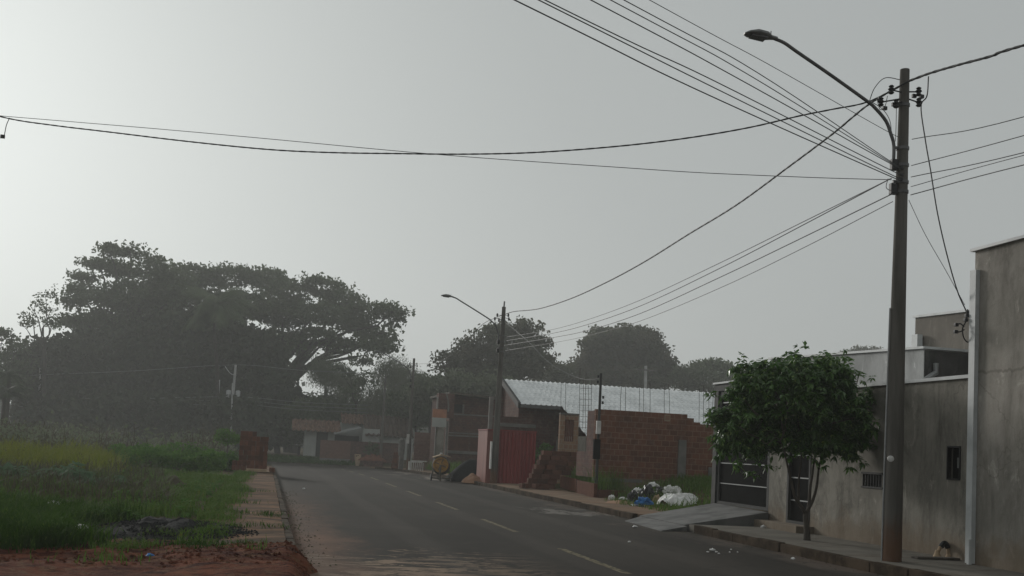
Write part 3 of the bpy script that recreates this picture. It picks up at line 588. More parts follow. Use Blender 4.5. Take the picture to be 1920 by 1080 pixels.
p3 = make_pole((B3[0], y3, gz(y3)+.08), T3, .15, .08, 'distant concrete lamp pole with a white meter tag, before the brown tiled house')
b = MB(); q = at(765, 822, y=y3-.3); b.box(q-np.array([.09, .05, .35]), q+np.array([.09, .05, .3]), .02); b.build('meter_tag', M['white'], p3)
B4 = at(714, 850, d=108); T4 = at(723, 706, d=108)
p4 = make_pole((B4[0], B4[1], gz(B4[1])), T4, .15, .09, 'farthest lamp pole, in front of the tiled houses at the street end', detail=False)
# pole left of the frame that carries the crossing cable
PL = at(-75, 200, d=21.5)
# cross-street poles
def plain_pole(base, top, r, label, arms=(), cans=(), group='poles along the cross street'):
    t = thing('utility_pole', base, label, 'utility pole', group); b = MB(); b.tube([base, top], [r, r*.7], 10); b.build('shaft', M['parapet'], t)
    for z, w in arms:
        c = vlerp(base, top, (z-base[2])/(top[2]-base[2])); b = MB(); b.box((c[0]-w, c[1]-.18, z-.06), (c[0]+w, c[1]-.06, z+.06)); b.build('crossarm', M['beam'], t)
    for dx, z in cans:
        c = vlerp(base, top, (z-base[2])/(top[2]-base[2])); b = MB(); b.lathe((c[0]+dx, c[1]-.3, z-.75), (0, 0, 1), [(.2, .18), (.25, .26), (.95, .26), (1.02, .2), (1.06, .07)], 14); b.build('transformer', M['alu'], t)
    return t
pA0 = at(427, 850, d=118); pA1 = at(442, 684, d=118)
pA = plain_pole((pA0[0], pA0[1], -.1), pA1, .19, 'pale pole with two white transformer cans against the dark trees', (), ((-.48, 6.4), (.52, 6.4)))
b = MB(); b.tube(catmull([at(443, 704, d=117.8), at(432, 700, d=117.6), at(422, 687, d=117.4)], 4), .05, 6); b.build('lamp_arm', M['alu'], pA)
q0 = at(432, 850, d=116); plain_pole((q0[0], q0[1], -.1), at(436, 718, d=116), .10, 'thin pale pole just left of the transformer pole')
q0 = at(403, 850, d=121); plain_pole((q0[0], q0[1], -.1), at(411, 712, d=121), .16, 'dim dark pole in front of the tree mass')
q0 = at(68, 850, d=122); plain_pole((q0[0], q0[1], -.1), at(76, 690, d=122), .17, 'leftmost dim pole of the cross street, by the palm')
q0 = at(1211, 800, d=110); q1 = at(1211, 686, d=110); plain_pole((q0[0], q0[1], 0.), q1, .2, 'far pole with crossarm showing above the white roof', ((at(1211, 694, d=110)[2], 1.1),), (), 'poles beyond the roof')
# ------------------------------------------------------------------ wires
def plane_pts(A, Bp, pts):
    """pts are bearings; each is met with the upright plane through plan points A and B, so the wire hangs in one plane"""
    A = np.array(A[:2], float); Bp = np.array(Bp[:2], float); nrm = np.array([Bp[1]-A[1], A[0]-Bp[0]]); o = []
    for p in pts:
        if len(p) == 3: o.append(np.array(p, float)); continue
        k = ray(*p); t = (A@nrm)/(k[:2]@nrm); o.append(CC+k*t)
    return o
def twist(P, r, off, pitch):
    P = [Vector(tuple(p)) for p in P]; b = MB(); dense = []
    for i in range(len(P)-1):
        m = max(1, int((P[i+1]-P[i]).length/(pitch/6)))
        dense += [P[i].lerp(P[i+1], j/m) for j in range(m)]
    dense.append(P[-1]); s = 0; pa = []; pb = []
    for i, p in enumerate(dense):
        if i: s += (p-dense[i-1]).length
        t = (dense[min(i+1, len(dense)-1)]-dense[max(i-1, 0)]).normalized(); a = t.cross(Vector((0, 0, 1))).normalized(); u = a.cross(t)
        g = 2*math.pi*s/pitch; v = (a*math.cos(g)+u*math.sin(g))*off; pa.append(p+v); pb.append(p-v)
    b.tube(pa, r, 5); b.tube(pb, r, 5); return b
def wire(P, r, m, label, group=None, tw=False, name='overhead_wire', cat='wire', k=8):
    Q = catmull(P, k); b = twist(Q, r*.9, r*.32, .42) if tw else MB().tube(Q, r, 5)
    o = b.build(name, M[m], loc=tuple(Q[len(Q)//2])); return tag(o, label, cat, group)
X1 = (9.85, 15.3); X2 = (9.9, 46.1); X0 = (9.85, -15)
top1 = (9.83, 15.2, 7.93); top2 = (9.93, 46.0, 7.6)
wire([top1]+plane_pts(X1, X2, [(1630, 195), (1560, 252), (1480, 312), (1380, 385), (1290, 440), (1210, 490), (1140, 528), (1070, 560), (1010, 579), (965, 584)])+[top2], .017, 'cable',
     'thick twisted black cable sagging from the near pole to the second lamp pole', 'twisted power cables', True, 'power_cable', 'cable')
wire([top1]+plane_pts(X1, X0, [(1745, 137), (1800, 121), (1860, 105), (1920, 85)])+[(9.85, 8, 6.75), (9.85, 0, 6.4), (9.85, -14, 7.9)], .019, 'cable',
     'thick twisted black cable leaving the near pole over the picture corner at upper right', 'twisted power cables', True, 'power_cable', 'cable', 6)
wire([top1]+plane_pts(X1, PL, [(1630, 190), (1560, 205), (1500, 217), (1400, 240), (1280, 260), (1150, 275), (1000, 286), (870, 289), (750, 288), (620, 286), (500, 280), (350, 265), (200, 247), (100, 235), (15, 222)])+[at(-75, 197, d=21.5)], .0125, 'cable',
     'black cable spanning the street from the near pole top to the left edge', 'cables across the street', True, 'power_cable', 'cable', 5)
hang = MB().tube(catmull([at(18, 221, d=21.2), at(12, 235, d=21.2), at(8, 255, d=21.2)], 5), .008, 5); q = at(5, 256, d=21.2); hang.box(q-np.array([.04, .03, .035]), q+np.array([.04, .03, .035]), .008)
hang.tube(catmull([at(4, 257, d=21.2), at(-8, 259, d=21.2), at(-20, 225, d=21.3)], 5), .007, 5)
tag(hang.build('cable_connector', M['cable'], loc=tuple(q)), 'small black connector dangling from the crossing cable at the left edge', 'connector')
wire(plane_pts(X1, PL, [(1672, 337), (1560, 334), (1430, 329), (1300, 323), (1150, 313), (1000, 303), (850, 292), (700, 279), (500, 260), (300, 242), (120, 227), (0, 217), (-75, 209)]), .0065, 'wire',
     'thin wire running almost level across the sky below the crossing black cable', 'thin wires across the street', k=5)
XL = (-8.4, 5.2)
for (a, m1, e, r, lb) in (
    ((965, 0), (1300, 165), (1668, 330), 0.0082, 'leftmost wire of the bundle entering at the top edge'),
    ((1010, 0), (1330, 160), (1668, 326), 0.0074, 'second wire from the left in the bundle at the top edge'),
    ((1022, 0), (1340, 152), (1668, 318), 0.0074, 'third wire from the left in the bundle at the top edge'),
    ((1108, 0), (1380, 145), (1672, 308), 0.0074, 'middle wire of the bundle entering at the top edge'),
    ((1145, 0), (1400, 138), (1672, 306), 0.0066, 'third wire from the right in the bundle at the top edge'),
    ((1170, 0), (1420, 136), (1672, 304), 0.0066, 'second wire from the right in the bundle at the top edge'),
    ((1218, 0), (1440, 120), (1665, 247), .005, 'thinnest wire, rightmost of the bundle at the top edge')):
    P = plane_pts(X1, XL, [a, m1, e]); dirv = P[0]-P[1]; far = P[0]+dirv*(11/np.linalg.norm(dirv[:2])); far[2] = P[0][2]+.5
    wire([far]+P+[np.array([9.75, 15.2, P[2][2]])], r, 'wire', lb, 'wires entering at the top edge')
for (pts, r, lb) in (
    ([(1672, 334), (1500, 419), (1350, 493), (1200, 563), (1100, 600), (1030, 619)], .008, 'uppermost of the lower wires running from the near pole to the second pole'),
    ([(1668, 336), (1500, 425), (1350, 503), (1200, 574), (1100, 609), (1030, 626)], .010, 'second highest of the lower wires between the first two poles'),
    ([(1672, 364), (1500, 448), (1350, 520), (1200, 588), (1100, 620), (1030, 634)], .010, 'third of the lower wires between the first two poles'),
    ([(1674, 378), (1500, 468), (1350, 540), (1200, 602), (1100, 630), (1030, 644)], .007, 'lowest of the wires between the first two poles')):
    e = (pts[-1][0]-88, pts[-1][1]+14)
    wire(plane_pts((9.75, 15.3), (9.8, 46.1), pts+[(950, pts[-1][1]+13)]), r, 'wire', lb, 'lower wires between the first two poles')
for (a, m1, e, r, lb) in (
    ((1706, 263), (1800, 245), (1920, 219), .007, 'highest thin wire leaving the near pole to the right'),
    ((1710, 310), (1800, 289), (1920, 254), .007, 'second highest thin wire leaving the near pole to the right'),
    ((1708, 332), (1800, 313), (1920, 286), .007, 'third thin wire leaving the near pole to the right'),
    ((1708, 350), (1800, 325), (1920, 291), .006, 'fourth thin wire leaving the near pole to the right'),
    ((1706, 366), (1800, 344), (1920, 309), .008, 'lowest thin wire leaving the near pole to the right')):
    P = plane_pts((9.98, 15.3), (9.98, -15), [e]); z0_ = at(*a, x=9.98)[2]; P = [np.array([9.98, 15.3, z0_])]+P; wire(P+[np.array([9.98, 6, P[1][2]-.55]), np.array([9.98, -4, P[1][2]-.5])], r, 'wire', lb, 'wires leaving to the right')
def dline(pts, d0, d1): return [at(px, py, d=d0+(d1-d0)*i/(len(pts)-1)) for i, (px, py) in enumerate(pts)]
wire(dline([(1741, 143), (1738, 180), (1727, 200), (1735, 262), (1745, 320), (1758, 400), (1775, 475), (1795, 545), (1812, 584)], 17., 17.6), .011, 'cable', 'black service cable dropping from the upper right cable down to the tall building', 'service drops', name='service_cable', cat='cable')
wire(dline([(1704, 375), (1735, 440), (1775, 510), (1809, 572)], 17.2, 17.6), .005, 'wire', 'thin wire slanting from the near pole to the tall building corner', 'service drops')
br = MB()
for pts in ([(1814, 580), (1812, 600), (1805, 615), (1806, 630), (1812, 640), (1820, 642)], [(1808, 613), (1801, 607), (1793, 609)], [(1808, 618), (1800, 622), (1792, 622)]): br.tube(catmull(dline(pts, 17.45, 17.45), 5), .011, 6)
for px, py in ((1793, 609), (1792, 622), (1813, 592), (1811, 600), (1817, 585)):
    q = at(px, py, d=17.45); br.box(q-np.array([.03, .025, .028]), q+np.array([.03, .025, .028]), .006)
tag(br.build('service_bracket', M['black'], loc=tuple(at(1812, 600, d=17.45))), 'black wire bracket with two stubby connectors at the tall building corner', 'bracket')
X3 = (B3[0], y3)
wire([top2]+plane_pts(X2, X3, [(905, 608), (870, 645), (840, 670), (815, 681), (795, 682)])+[np.array(T3)-np.array([0, 0, .4])], .013, 'cable', 'black cable sagging from the second pole to the third pole', 'twisted power cables', False, 'power_cable', 'cable', 5)
wire([np.array(T3)-np.array([0, 0, .6])]+[vlerp(T3, T4, t)-np.array([0, 0, .6+3.2*t*(1-t)]) for t in (.25, .5, .75)]+[np.array(T4)-np.array([0, 0, .3])], .014, 'cable', 'black cable sagging between the third and the farthest lamp pole', 'twisted power cables', False, 'power_cable', 'cable', 5)
svT = at(1127, 700, d=37.5)
wire([np.array([9.95, 46, 7.3])]+[at(px, py, d=d) for px, py, d in ((990, 640, 43.5), (1030, 680, 41.5), (1075, 705, 39.8), (1105, 712, 38.5))]+[svT-np.array([0, 0, .15])], .009, 'wirel', 'pale service wire drooping from the second pole to the slim meter post', 'service drops')
for y0, y1, lb in ((703, 684, 'high pale wire of the cross street'), (747, 744, 'upper of three pale wires of the cross street'), (753, 751, 'middle of three pale wires of the cross street'), (760, 758, 'lowest of three pale wires of the cross street')):
    a = at(0, y0+8, d=123); m1 = at(75, y0, d=122); m2 = at(250, (y0+y1)/2+2, d=120); c = at(440, y1, d=118); dd = at(560, y1+10, d=117); e = at(690, y1+16, d=116)
    wire([a, m1, m2, c, dd, e], .028, 'wirel', lb, 'pale wires along the cross street', k=5)
# ------------------------------------------------------------------ clay block house under construction
BH = thing('unfinished_brick_house', (11.6, 37, .8), 'unfinished red clay block house shell with rusty rebar beside the grassy lot', 'house')
b = MB()
for x0, x1, zt in ((11.56, 15.1, 3.25), (15.1, 15.36, 3.12), (15.36, 15.62, 2.98), (15.62, 16.3, 2.92), (16.3, 20, 2.84)): b.box((x0, 37, .78), (x1, 37.16, zt))
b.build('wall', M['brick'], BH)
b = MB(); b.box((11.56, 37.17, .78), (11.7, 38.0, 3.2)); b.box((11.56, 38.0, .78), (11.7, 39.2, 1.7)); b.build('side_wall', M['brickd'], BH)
b = MB(); b.box((14.78, 36.93, .9), (15.08, 36.995, 2.3)); b.build('column', M['beam'], BH)
b = MB(); b.box((11.55, 36.9, .66), (13.4, 37.14, .775)); b.build('beam', M['beam'], BH)
b = MB(); b.box((14.2, 36.97, 2.95), (14.42, 36.998, 3.2)); b.build('pale_block', M['brickl'], BH)
b = MB(); b.box((16, 36.95, .7), (18.5, 36.997, 1.35)); b.build('plaster_patch', M['beam'], BH)
for px, y0, y1, Y in ((1053, 716, 778, 41.5), (1062, 716, 776, 41.5), (1088, 690, 790, 40), (1094, 708, 790, 40.1), (1099, 700, 790, 39.8), (1104, 705, 790, 40.2), (1109, 712, 790, 40), (1165, 722, 770, 37.1), (1174, 724, 770, 37.1),
                      (1199, 724, 774, 37.1), (1208, 726, 774, 37.1), (1220, 718, 774, 37.1), (1247, 722, 778, 37.1), (1256, 720, 778, 37.1), (1312, 724, 792, 37.1), (1321, 722, 792, 37.1), (1330, 726, 792, 37.1), (1338, 728, 792, 37.1)):
    a, c = at(px, y0, y=Y), at(px, y1, y=Y); b = MB(); b.tube([(c[0], Y+.05, c[2]-.3), ((a[0]+c[0])/2+random.uniform(-.02, .02), Y+.05, (a[2]+c[2])/2), (a[0]+random.uniform(-.03, .03), Y+.05, a[2])], .0085, 5); b.build('rebar', M['rust'], BH)
st = MB()
for z in np.arange(2.4, 4.2, .22): st.add([], []); st.tube([(at(1088, 740, y=40)[0], 40.03, z), (at(1109, 740, y=40)[0], 40.03, z+.02)], .006, 4)
st.build('rebar_stirrups', M['rust'], BH)
# pale pier with shutters
PR = thing('brick_pier', at(1066, 845, y=44), 'pale clay block pier with a slatted dark red opening, standing behind the block pile', 'wall')
a, c = at(1048, 845, y=44), at(1086, 779, y=44); b = MB(); xl, xr, z0, z1 = a[0], c[0], 1.5, c[2]; w0, w1, wz0, wz1 = at(1059, 800, y=44)[0], at(1076, 800, y=44)[0], at(1068, 828, y=44)[2], at(1068, 787, y=44)[2]
b.box((xl, 44, z0), (w0, 44.2, z1)); b.box((w1, 44, z0), (xr, 44.2, z1)); b.box((w0, 44, z0), (w1, 44.2, wz0)); b.box((w0, 44, wz1), (w1, 44.2, z1)); b.box((xl, 44.02, .3), (xr, 44.2, z0)); b.build('wall', M['brickl'], PR)
b = MB()
for i in range(5): b.box((w0+.02+i*.083, 44.06, wz0), (w0+.072+i*.083, 44.1, wz1))
b.build('shutter', M['clayd'], PR)
b = MB(); b.box((xl-.01, 43.96, z1+.003), (xr+.01, 44.22, z1+.07)); b.build('cap', M['beam'], PR)
# slim meter post
SP = thing('meter_post', (svT[0], svT[1], .3), 'slim grey meter post with white box at the corner of the brick shell', 'post')
sb = at(1118, 905, d=37.5); b = MB(); b.tube([(sb[0], sb[1], .1), svT], [.055, .045], 10); b.build('tube', M['greym'], SP)
q = at(1122, 801, d=37.4); b = MB(); b.box(q-np.array([.09, .1, .24]), q+np.array([.07, .02, .22]), .03); b.build('meter_box', M['white'], SP)
for px, py in ((1122, 706), (1121, 716), (1131, 745), (1130, 755)):
    q = at(px, py, d=37.4); b = MB(); b.lathe(q-np.array([0, 0, .05]), (0, 0, 1), [(0, .02), (.02, .05), (.05, .03), (.08, .05), (.1, .02)], 8); b.build('insulator', M['black'], SP)
q = at(1119, 845, d=37.3); b = MB(); b.box(q-np.array([.14, .1, .3]), q+np.array([.1, .03, .4]), .02); b.build('cabinet', M['darkm'], SP)
# ------------------------------------------------------------------ white tiled roof house
WH = thing('white_roof_house', (12.6, 52, .6), 'long house with whitewashed wavy roof tiles behind the brick shell', 'house')
Yr = 56.; zr = at(967, 712, y=Yr)[2]
e1 = at(977, 757, y=51.5); ze1 = e1[2]; slope = (zr-ze1)/(Yr-51.5)
def tiles(name, x0, x1, ya, yb, per=.2, course=.36, parent=None, m='rooft', z_of=None, amp=.035):
    n = int((x1-x0)/per*6); b = MB(); rows = int((yb-ya)/course)
    for r in range(rows):
        y0 = ya+(yb-ya)*r/rows; y1 = ya+(yb-ya)*(r+1)/rows+.03; sh = .1*per*(r % 2)
        vs = []
        for j, (y, lift) in enumerate(((y0, .022), (y1, 0.0))):
            for i in range(n+1):
                x = x0+(x1-x0)*i/n; ph = 2*math.pi*(x+sh)/per; vs.append((x, y, z_of(y)+lift+amp*(1-abs(math.sin(ph/2))**.7)*2-amp))
        b.add(vs, [(i, i+1, n+2+i, n+1+i) for i in range(n)], True)
        b.add([(vs[i][0], vs[i][1], vs[i][2]-(.03 if k else 0)) for i in range(n+1) for k in (0, 1)], [(2*i, 2*i+1, 2*i+3, 2*i+2) for i in range(n)])
    return b.build(name, M[m], parent)
zof = lambda y: zr-slope*(Yr-y)
xL, xM, xR = e1[0]-.02, at(1052, 765, y=51.5)[0], 27.
tiles('roof', xL, xM, 51.5, Yr, .27, .4, WH, z_of=zof, amp=.036); tiles('lower_roof', xM+.002, xR, 46.6, Yr, .27, .4, WH, z_of=zof, amp=.036)
b = MB(); b.hexa([(xL-.15, 51.4, zof(51.4)-.2), (xL-.02, 51.4, zof(51.4)-.2), (xL-.02, Yr, zr-.2), (xL-.15, Yr, zr-.2)], [(xL-.15, 51.4, zof(51.4)+.1), (xL-.02, 51.4, zof(51.4)+.1), (xL-.02, Yr, zr+.12), (xL-.15, Yr, zr+.12)]); b.build('verge_board', M['greym'], WH)
b = MB(); b.box((xL, 51.36, ze1-.18), (xM, 51.46, ze1-.02)); b.build('fascia', M['steel'], WH)
b = MB(); b.hexa([(xL+.1, 52.3, .5), (25, 52.3, .5), (25, 56.02, .5), (xL+.1, 56.02, .5)], [(xL+.1, 52.3, zof(52.3)-.12), (25, 52.3, zof(52.3)-.12), (25, 56.02, zr-.12), (xL+.1, 56.02, zr-.12)]); b.build('wall', M['brickd'], WH)
b = MB(); b.box((xL-.12, 56.03, .4), (xR, 56.2, zr-.06)); b.build('rear_wall', M['brickd'], WH)
b = MB(); b.box((xM+.05, 47.2, .5), (xM+.3, 52.29, zof(47.2)-.1)); b.build('porch_wall', M['plaster'], WH)
# ------------------------------------------------------------------ red shed
RS = thing('red_shed', (10.6, 47.4, .13), 'red corrugated metal site shed beside the second lamp pole', 'shed')
def corrug(x0, x1, y, z0, z1, per, amp):
    b = MB(); xs_ = []; x = x0
    while x < x1:
        xs_ += [(x, 0), (x+per*.38, 0), (x+per*.5, amp), (x+per*.88, amp)]; x += per
    vs = [(p, y-q, z) for p, q in xs_ for z in (z0, z1)]
    b.add(vs, [(2*i, 2*i+2, 2*i+3, 2*i+1) for i in range(len(xs_)-1)]); return b
corrug(9.9, 11.72, 46.42, .14, 2.43, .17, .05).build('front_panel', M['redm'], RS)
b = MB(); b.box((9.54, 46.44, .1), (9.9, 46.5, 2.43)); b.box((9.54, 46.501, .1), (9.6, 48.5, 2.43)); b.build('side_panel', M['pink'], RS)
b = MB(); b.box((11.66, 46.44, .14), (11.72, 48.5, 2.4)); b.build('right_panel', M['redm'], RS)
b = MB(); b.box((9.52, 46.38, 2.44), (11.78, 48.55, 2.5)); b.build('roof', M['redm'], RS)
q0 = at(918, 812, y=49.5); q1 = at(920.5, 744, y=49.5)
tag(MB().box((q0[0]-.09, 49.4, .1), (q0[0]+.09, 49.58, q1[2])).build('concrete_post', M['beam'], loc=(q0[0], 49.5, .1)), 'bare upright concrete post behind the red shed', 'post')
BW = thing('low_brick_wall', (11.3, 52, .3), 'dark brick wall with a pale concrete band just above the red shed', 'wall')
a = at(936, 780, y=52); c = at(1002, 812, y=52)
b = MB(); b.box((a[0], 52, .3), (c[0], 52.15, at(960, 797, y=52)[2])); b.box((a[0], 52.02, at(960, 797, y=52)[2]), (c[0]-.15, 52.15, a[2])); b.build('wall', M['brickd'], BW)
z = at(960, 796, y=52)[2]; b = MB(); b.box((a[0], 51.95, z-.12), (c[0]+.05, 51.997, z+.06)); b.build('band', M['beam'], BW)
# ------------------------------------------------------------------ two-storey brick building farther on
TS = thing('two_storey_brick_house', (14, 70, .5), 'unfinished dark brick two storey house with grey pillars and a lean-to roof', 'house')
b = MB(); xa, xb_ = at(842, 800, y=70)[0], 18.2; zt = at(868, 741, y=70)[2]; zl = at(868, 791, y=70)[2]
wx0, wx1, wz0, wz1 = at(850, 774, y=70)[0], at(870, 774, y=70)[0], at(860, 774, y=70)[2], at(860, 758, y=70)[2]
b.box((xa, 70, .2), (xb_, 70.2, wz0)); b.box((xa, 70, wz0), (wx0, 70.2, wz1)); b.box((wx1, 70, wz0), (xb_, 70.2, wz1)); b.box((xa, 70, wz1), (xb_, 70.2, zt)); b.box((xa, 70.2, .2), (xa+.2, 78, zt)); b.box((xb_-.2, 70.2, .2), (xb_, 78, zt)); b.build('wall', M['brickd'], TS)
b = MB(); b.box((wx0, 70.12, wz0), (wx1, 70.18, wz1)); w_ = b.build('window', M['dark'], TS)
b = MB(); b.box((wx1-.12, 69.97, wz0-.05), (wx1-.003, 70.1, wz1)); b.build('frame', M['beam'], w_)
b = MB()
for py in (777, 812, 817): z = at(860, py, y=70)[2]; b.box((xa, 69.95, z-.05), (xb_, 69.997, z+.05))
z = at(860, 848, y=70)[2]; b.box((xa, 69.9, z-.1), (xb_, 69.997, z+.1)); b.build('band', M['beam'], TS)
b = MB(); z = at(860, 833, y=70)[2]; b.box((xa+.1, 69.96, z-.5), (at(878, 830, y=70)[0], 69.998, z+.5)); b.box((at(882, 830, y=70)[0], 69.96, z-.5), (at(904, 830, y=70)[0], 69.998, z+.5)); b.build('panel', M['clayd'], TS)
b = MB(); b.hexa([(xa-.2, 69.2, zt+.0), (xb_+.3, 69.2, zt-.35), (xb_+.3, 78, zt-.35), (xa-.2, 78, zt)], [(xa-.2, 69.2, zt+.14), (xb_+.3, 69.2, zt-.2), (xb_+.3, 78, zt-.2), (xa-.2, 78, zt+.14)]); b.build('roof', M['mixd'], TS)
for px0, px1, py0, py1, mm_ in ((834, 841, 790, 850, 'beam'), (815, 833, 800, 850, 'plaster'), (817, 822, 745, 800, 'beam')):
    a, c = at(px0, py1, y=68.6), at(px1, py0, y=68.6); b = MB(); b.box((a[0], 68.5, -.1), (c[0], 68.8, c[2])); b.build('pillar', M[mm_], TS)
b = MB(); b.box((at(820, 760, y=69.5)[0], 69.0, zl+.2), (xa+.1, 69.9, zt)); b.build('side_wall', M['brickd'], TS)
a, m_, c = at(810, 800, y=68.2), at(838, 784, y=68.2), at(838, 768, y=68.2)
bp = MB(); bp.box((a[0], 68.2, m_[2]), (c[0], 68.26, c[2])); bo = bp.build('balcony_panel', M['orange'], TS)
bp = MB(); bp.box((a[0], 68.2, a[2]), (c[0], 68.26, m_[2]-.003)); bp.build('lower_panel', M['wallw'], bo)
b = MB(); b.tube(catmull([at(837, 738, y=68.1), at(840, 750, y=68.1), at(841, 765, y=68.1), at(840, 772, y=68.1)], 4), .05, 6); b.build('conduit', M['beam'], TS)
# red infill wall between pole 3 and this house
b = MB(); a = at(776, 850, y=82); c = at(814, 812, y=82); b.box((a[0], 82, -.6), (c[0], 82.2, c[2]))
tag(b.build('boundary_wall', M['brickf'], loc=(a[0], 82, -.6)), 'reddish boundary wall between the third pole and the two storey brick house', 'wall')
# ------------------------------------------------------------------ houses at the street end
FH = thing('tiled_house', (5, 115, 0), 'low pale house with clay tiled roof at the end of the street', 'house')
d = 114
P_ = lambda px, py, dd=d: at(px, py, d=dd)
Yh = 114.
zE = at(600, 808, y=Yh)[2]; zR = at(600, 790, y=117)[2]; xa, xb_ = at(548, 800, y=Yh)[0], at(641, 800, y=Yh)[0]
zf = lambda y: zE+(zR-zE)*(y-Yh)/3.
tiles('roof', xa, xb_, Yh, 117.5, .5, .5, FH, 'clayroof', zf, .10)
b = MB(); b.box((at(571, 830, y=115)[0], 115, -.3), (xb_, 118, zE+.1)); b.build('wall', M['wallw'], FH)
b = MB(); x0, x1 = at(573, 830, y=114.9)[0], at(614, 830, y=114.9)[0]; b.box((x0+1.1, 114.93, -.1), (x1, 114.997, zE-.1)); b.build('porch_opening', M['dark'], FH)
zE2 = at(670, 794, y=117)[2]; zR2 = at(670, 779, y=119.5)[2]; xc, xd = at(641, 790, y=117)[0], at(706, 790, y=117)[0]
tiles('upper_roof', xc, xd, 117, 120, .5, .5, FH, 'clayroof', lambda y: zE2+(zR2-zE2)*(y-117)/2.5, .1)
b = MB(); b.box((xc, 117.5, 0), (xd, 120, zE2+.05)); b.build('upper_wall', M['wallw'], FH)
a0, a1 = at(627, 815, y=112.5), at(678, 804, y=112.5); b = MB(); b.sheet((a0[0], 112.5, a0[2]), (a1[0], 112.5, a1[2]), (a1[0], 116, a1[2]+.2), (a0[0], 116, a0[2]+.2), .1); b.build('awning', M['zinc'], FH)
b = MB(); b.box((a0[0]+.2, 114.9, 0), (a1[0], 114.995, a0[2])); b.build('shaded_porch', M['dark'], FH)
b = MB(); x0, x1 = at(680, 815, y=113)[0], at(712, 815, y=113)[0]; b.box((x0, 113, 0), (x1, 113.2, at(690, 804, y=113)[2])); b.build('side_wall', M['wallw'], FH)
F2 = thing('brown_roof_house', (12, 113, 0), 'second house at the street end with a broad dark tiled roof', 'house')
x0, x1 = at(684, 815, y=113)[0], at(776, 815, y=113)[0]; zE = at(730, 818, y=112.6)[2]; zR = at(730, 788, y=116)[2]
tiles('roof', x0, x1, 112.6, 117, .5, .5, F2, 'darkroof', lambda y: zE+(zR-zE)*(y-112.6)/3.4, .1)
b = MB(); b.box((at(716, 820, y=113.3)[0], 113.3, -.2), (x1-.3, 117, zE+.1)); b.build('wall', M['wallw'], F2)
FW = thing('street_end_fence', (8, 109, -.4), 'terracotta fence wall in front of the tiled houses', 'fence')
b = MB(); x0, xm, x1 = at(600, 845, y=109.5)[0], at(657, 845, y=109.5)[0], at(752, 845, y=109.5)[0]
b.box((x0, 109.5, -.8), (xm, 109.7, at(630, 826, y=109.5)[2])); b.build('front_wall', M['brickf'], FW)
b = MB(); b.box((xm, 109.6, -.8), (x1, 109.8, at(700, 829, y=109.5)[2])); b.build('side_wall', M['brickd'], FW)
b = MB(); b.box((x0, 109.42, -.8), (xm, 109.497, -.1)); b.build('plinth', M['beam'], FW)
# ------------------------------------------------------------------ things on the far right pavement
def prop(b, name, m, loc, label, cat, group=None): return tag(b.build(name, M[m] if isinstance(m, str) else m, loc=tuple(map(float, loc))), label, cat, group)
q = at(672, 875, x=9.1); Y = q[1]; s = Y/F
t = thing('leaning_board', (q[0], Y, q[2]), 'pale tapered board leaning by the kerb at the road end', 'board')
w = lambda px, py: at(px, py, y=Y)
b = MB(); v = [w(667, 874), w(673, 874), w(677, 859), w(677, 852), w(665, 851), w(665, 860)]
b.add([tuple(p) for p in v]+[(p[0], p[1]+.12, p[2]) for p in v], [(0, 1, 2, 3, 4, 5), (11, 10, 9, 8, 7, 6)]+[(i, i+6, (i+1) % 6+6, (i+1) % 6) for i in range(6)]); b.build('board', M['wood'], t)
b = MB()
for px, py, r in ((668.5, 855, .07), (671.5, 854, .055)):
    c = w(px, py); b.lathe((c[0], c[1]-.01, c[2]), (0, 1, 0), [(0, r), (.009, r)], 10)
b.build('hole', M['dark'], t)
b = MB(); b.box((w(679, 875)[0], Y-1, -.75), (w(716, 875)[0], Y-.2, w(690, 861)[2])); 
tag(b.build('rubble_planter', M['brickd'], loc=(w(690, 875)[0], Y-1, -.7)), 'dark brick bin of rubble beside the pale leaning board', 'planter')
def mound(name, m, c, rx, ry, h, label, cat, lump=.25, sc=2., seed=0, kind=None, seg=40):
    b = MB(); vs = []; n = 72 if seg == 1 else 28; R = 26 if seg == 1 else 10
    for i in range(R+1):
        r = i/R
        for k in range(n):
            a = 2*math.pi*k/n; x, y = math.cos(a)*r*rx, math.sin(a)*r*ry; ed = 1+.3*mnoise.noise(Vector((math.cos(a)*1.6, math.sin(a)*1.6, seed)))+.08*mnoise.noise(Vector((math.cos(a)*6, math.sin(a)*6, seed)))
            zz = h*(1-r**1.6)*(1+lump*mnoise.noise(Vector((x*sc, y*sc, seed+3))))+lump*.2*h*mnoise.noise(Vector((x*sc*3, y*sc*3, seed)))+(.035*mnoise.noise(Vector((x*14, y*14, seed))) if seg == 1 else 0)
            vs.append((c[0]+x*ed, c[1]+y*ed, c[2]+max(-.06, zz if i < R else -.06)))
    b.add(vs, [(i*n+k, i*n+(k+1) % n, (i+1)*n+(k+1) % n, (i+1)*n+k) for i in range(R) for k in range(n)], True)
    o = b.build(name, M[m], loc=c); tag(o, label, cat); 
    if kind: o['kind'] = kind
    return o
mound('rubble_heap', 'clayd', (w(697, 860)[0], Y-.6, w(697, 860)[2]-.15), 1.5, .5, .5, 'lumpy red rubble heaped on the dark brick bin', 'rubble', .8, 4, 3)
# brick column stack
YS = 80.; a, c = at(733, 879, y=YS), at(748, 853, y=YS)
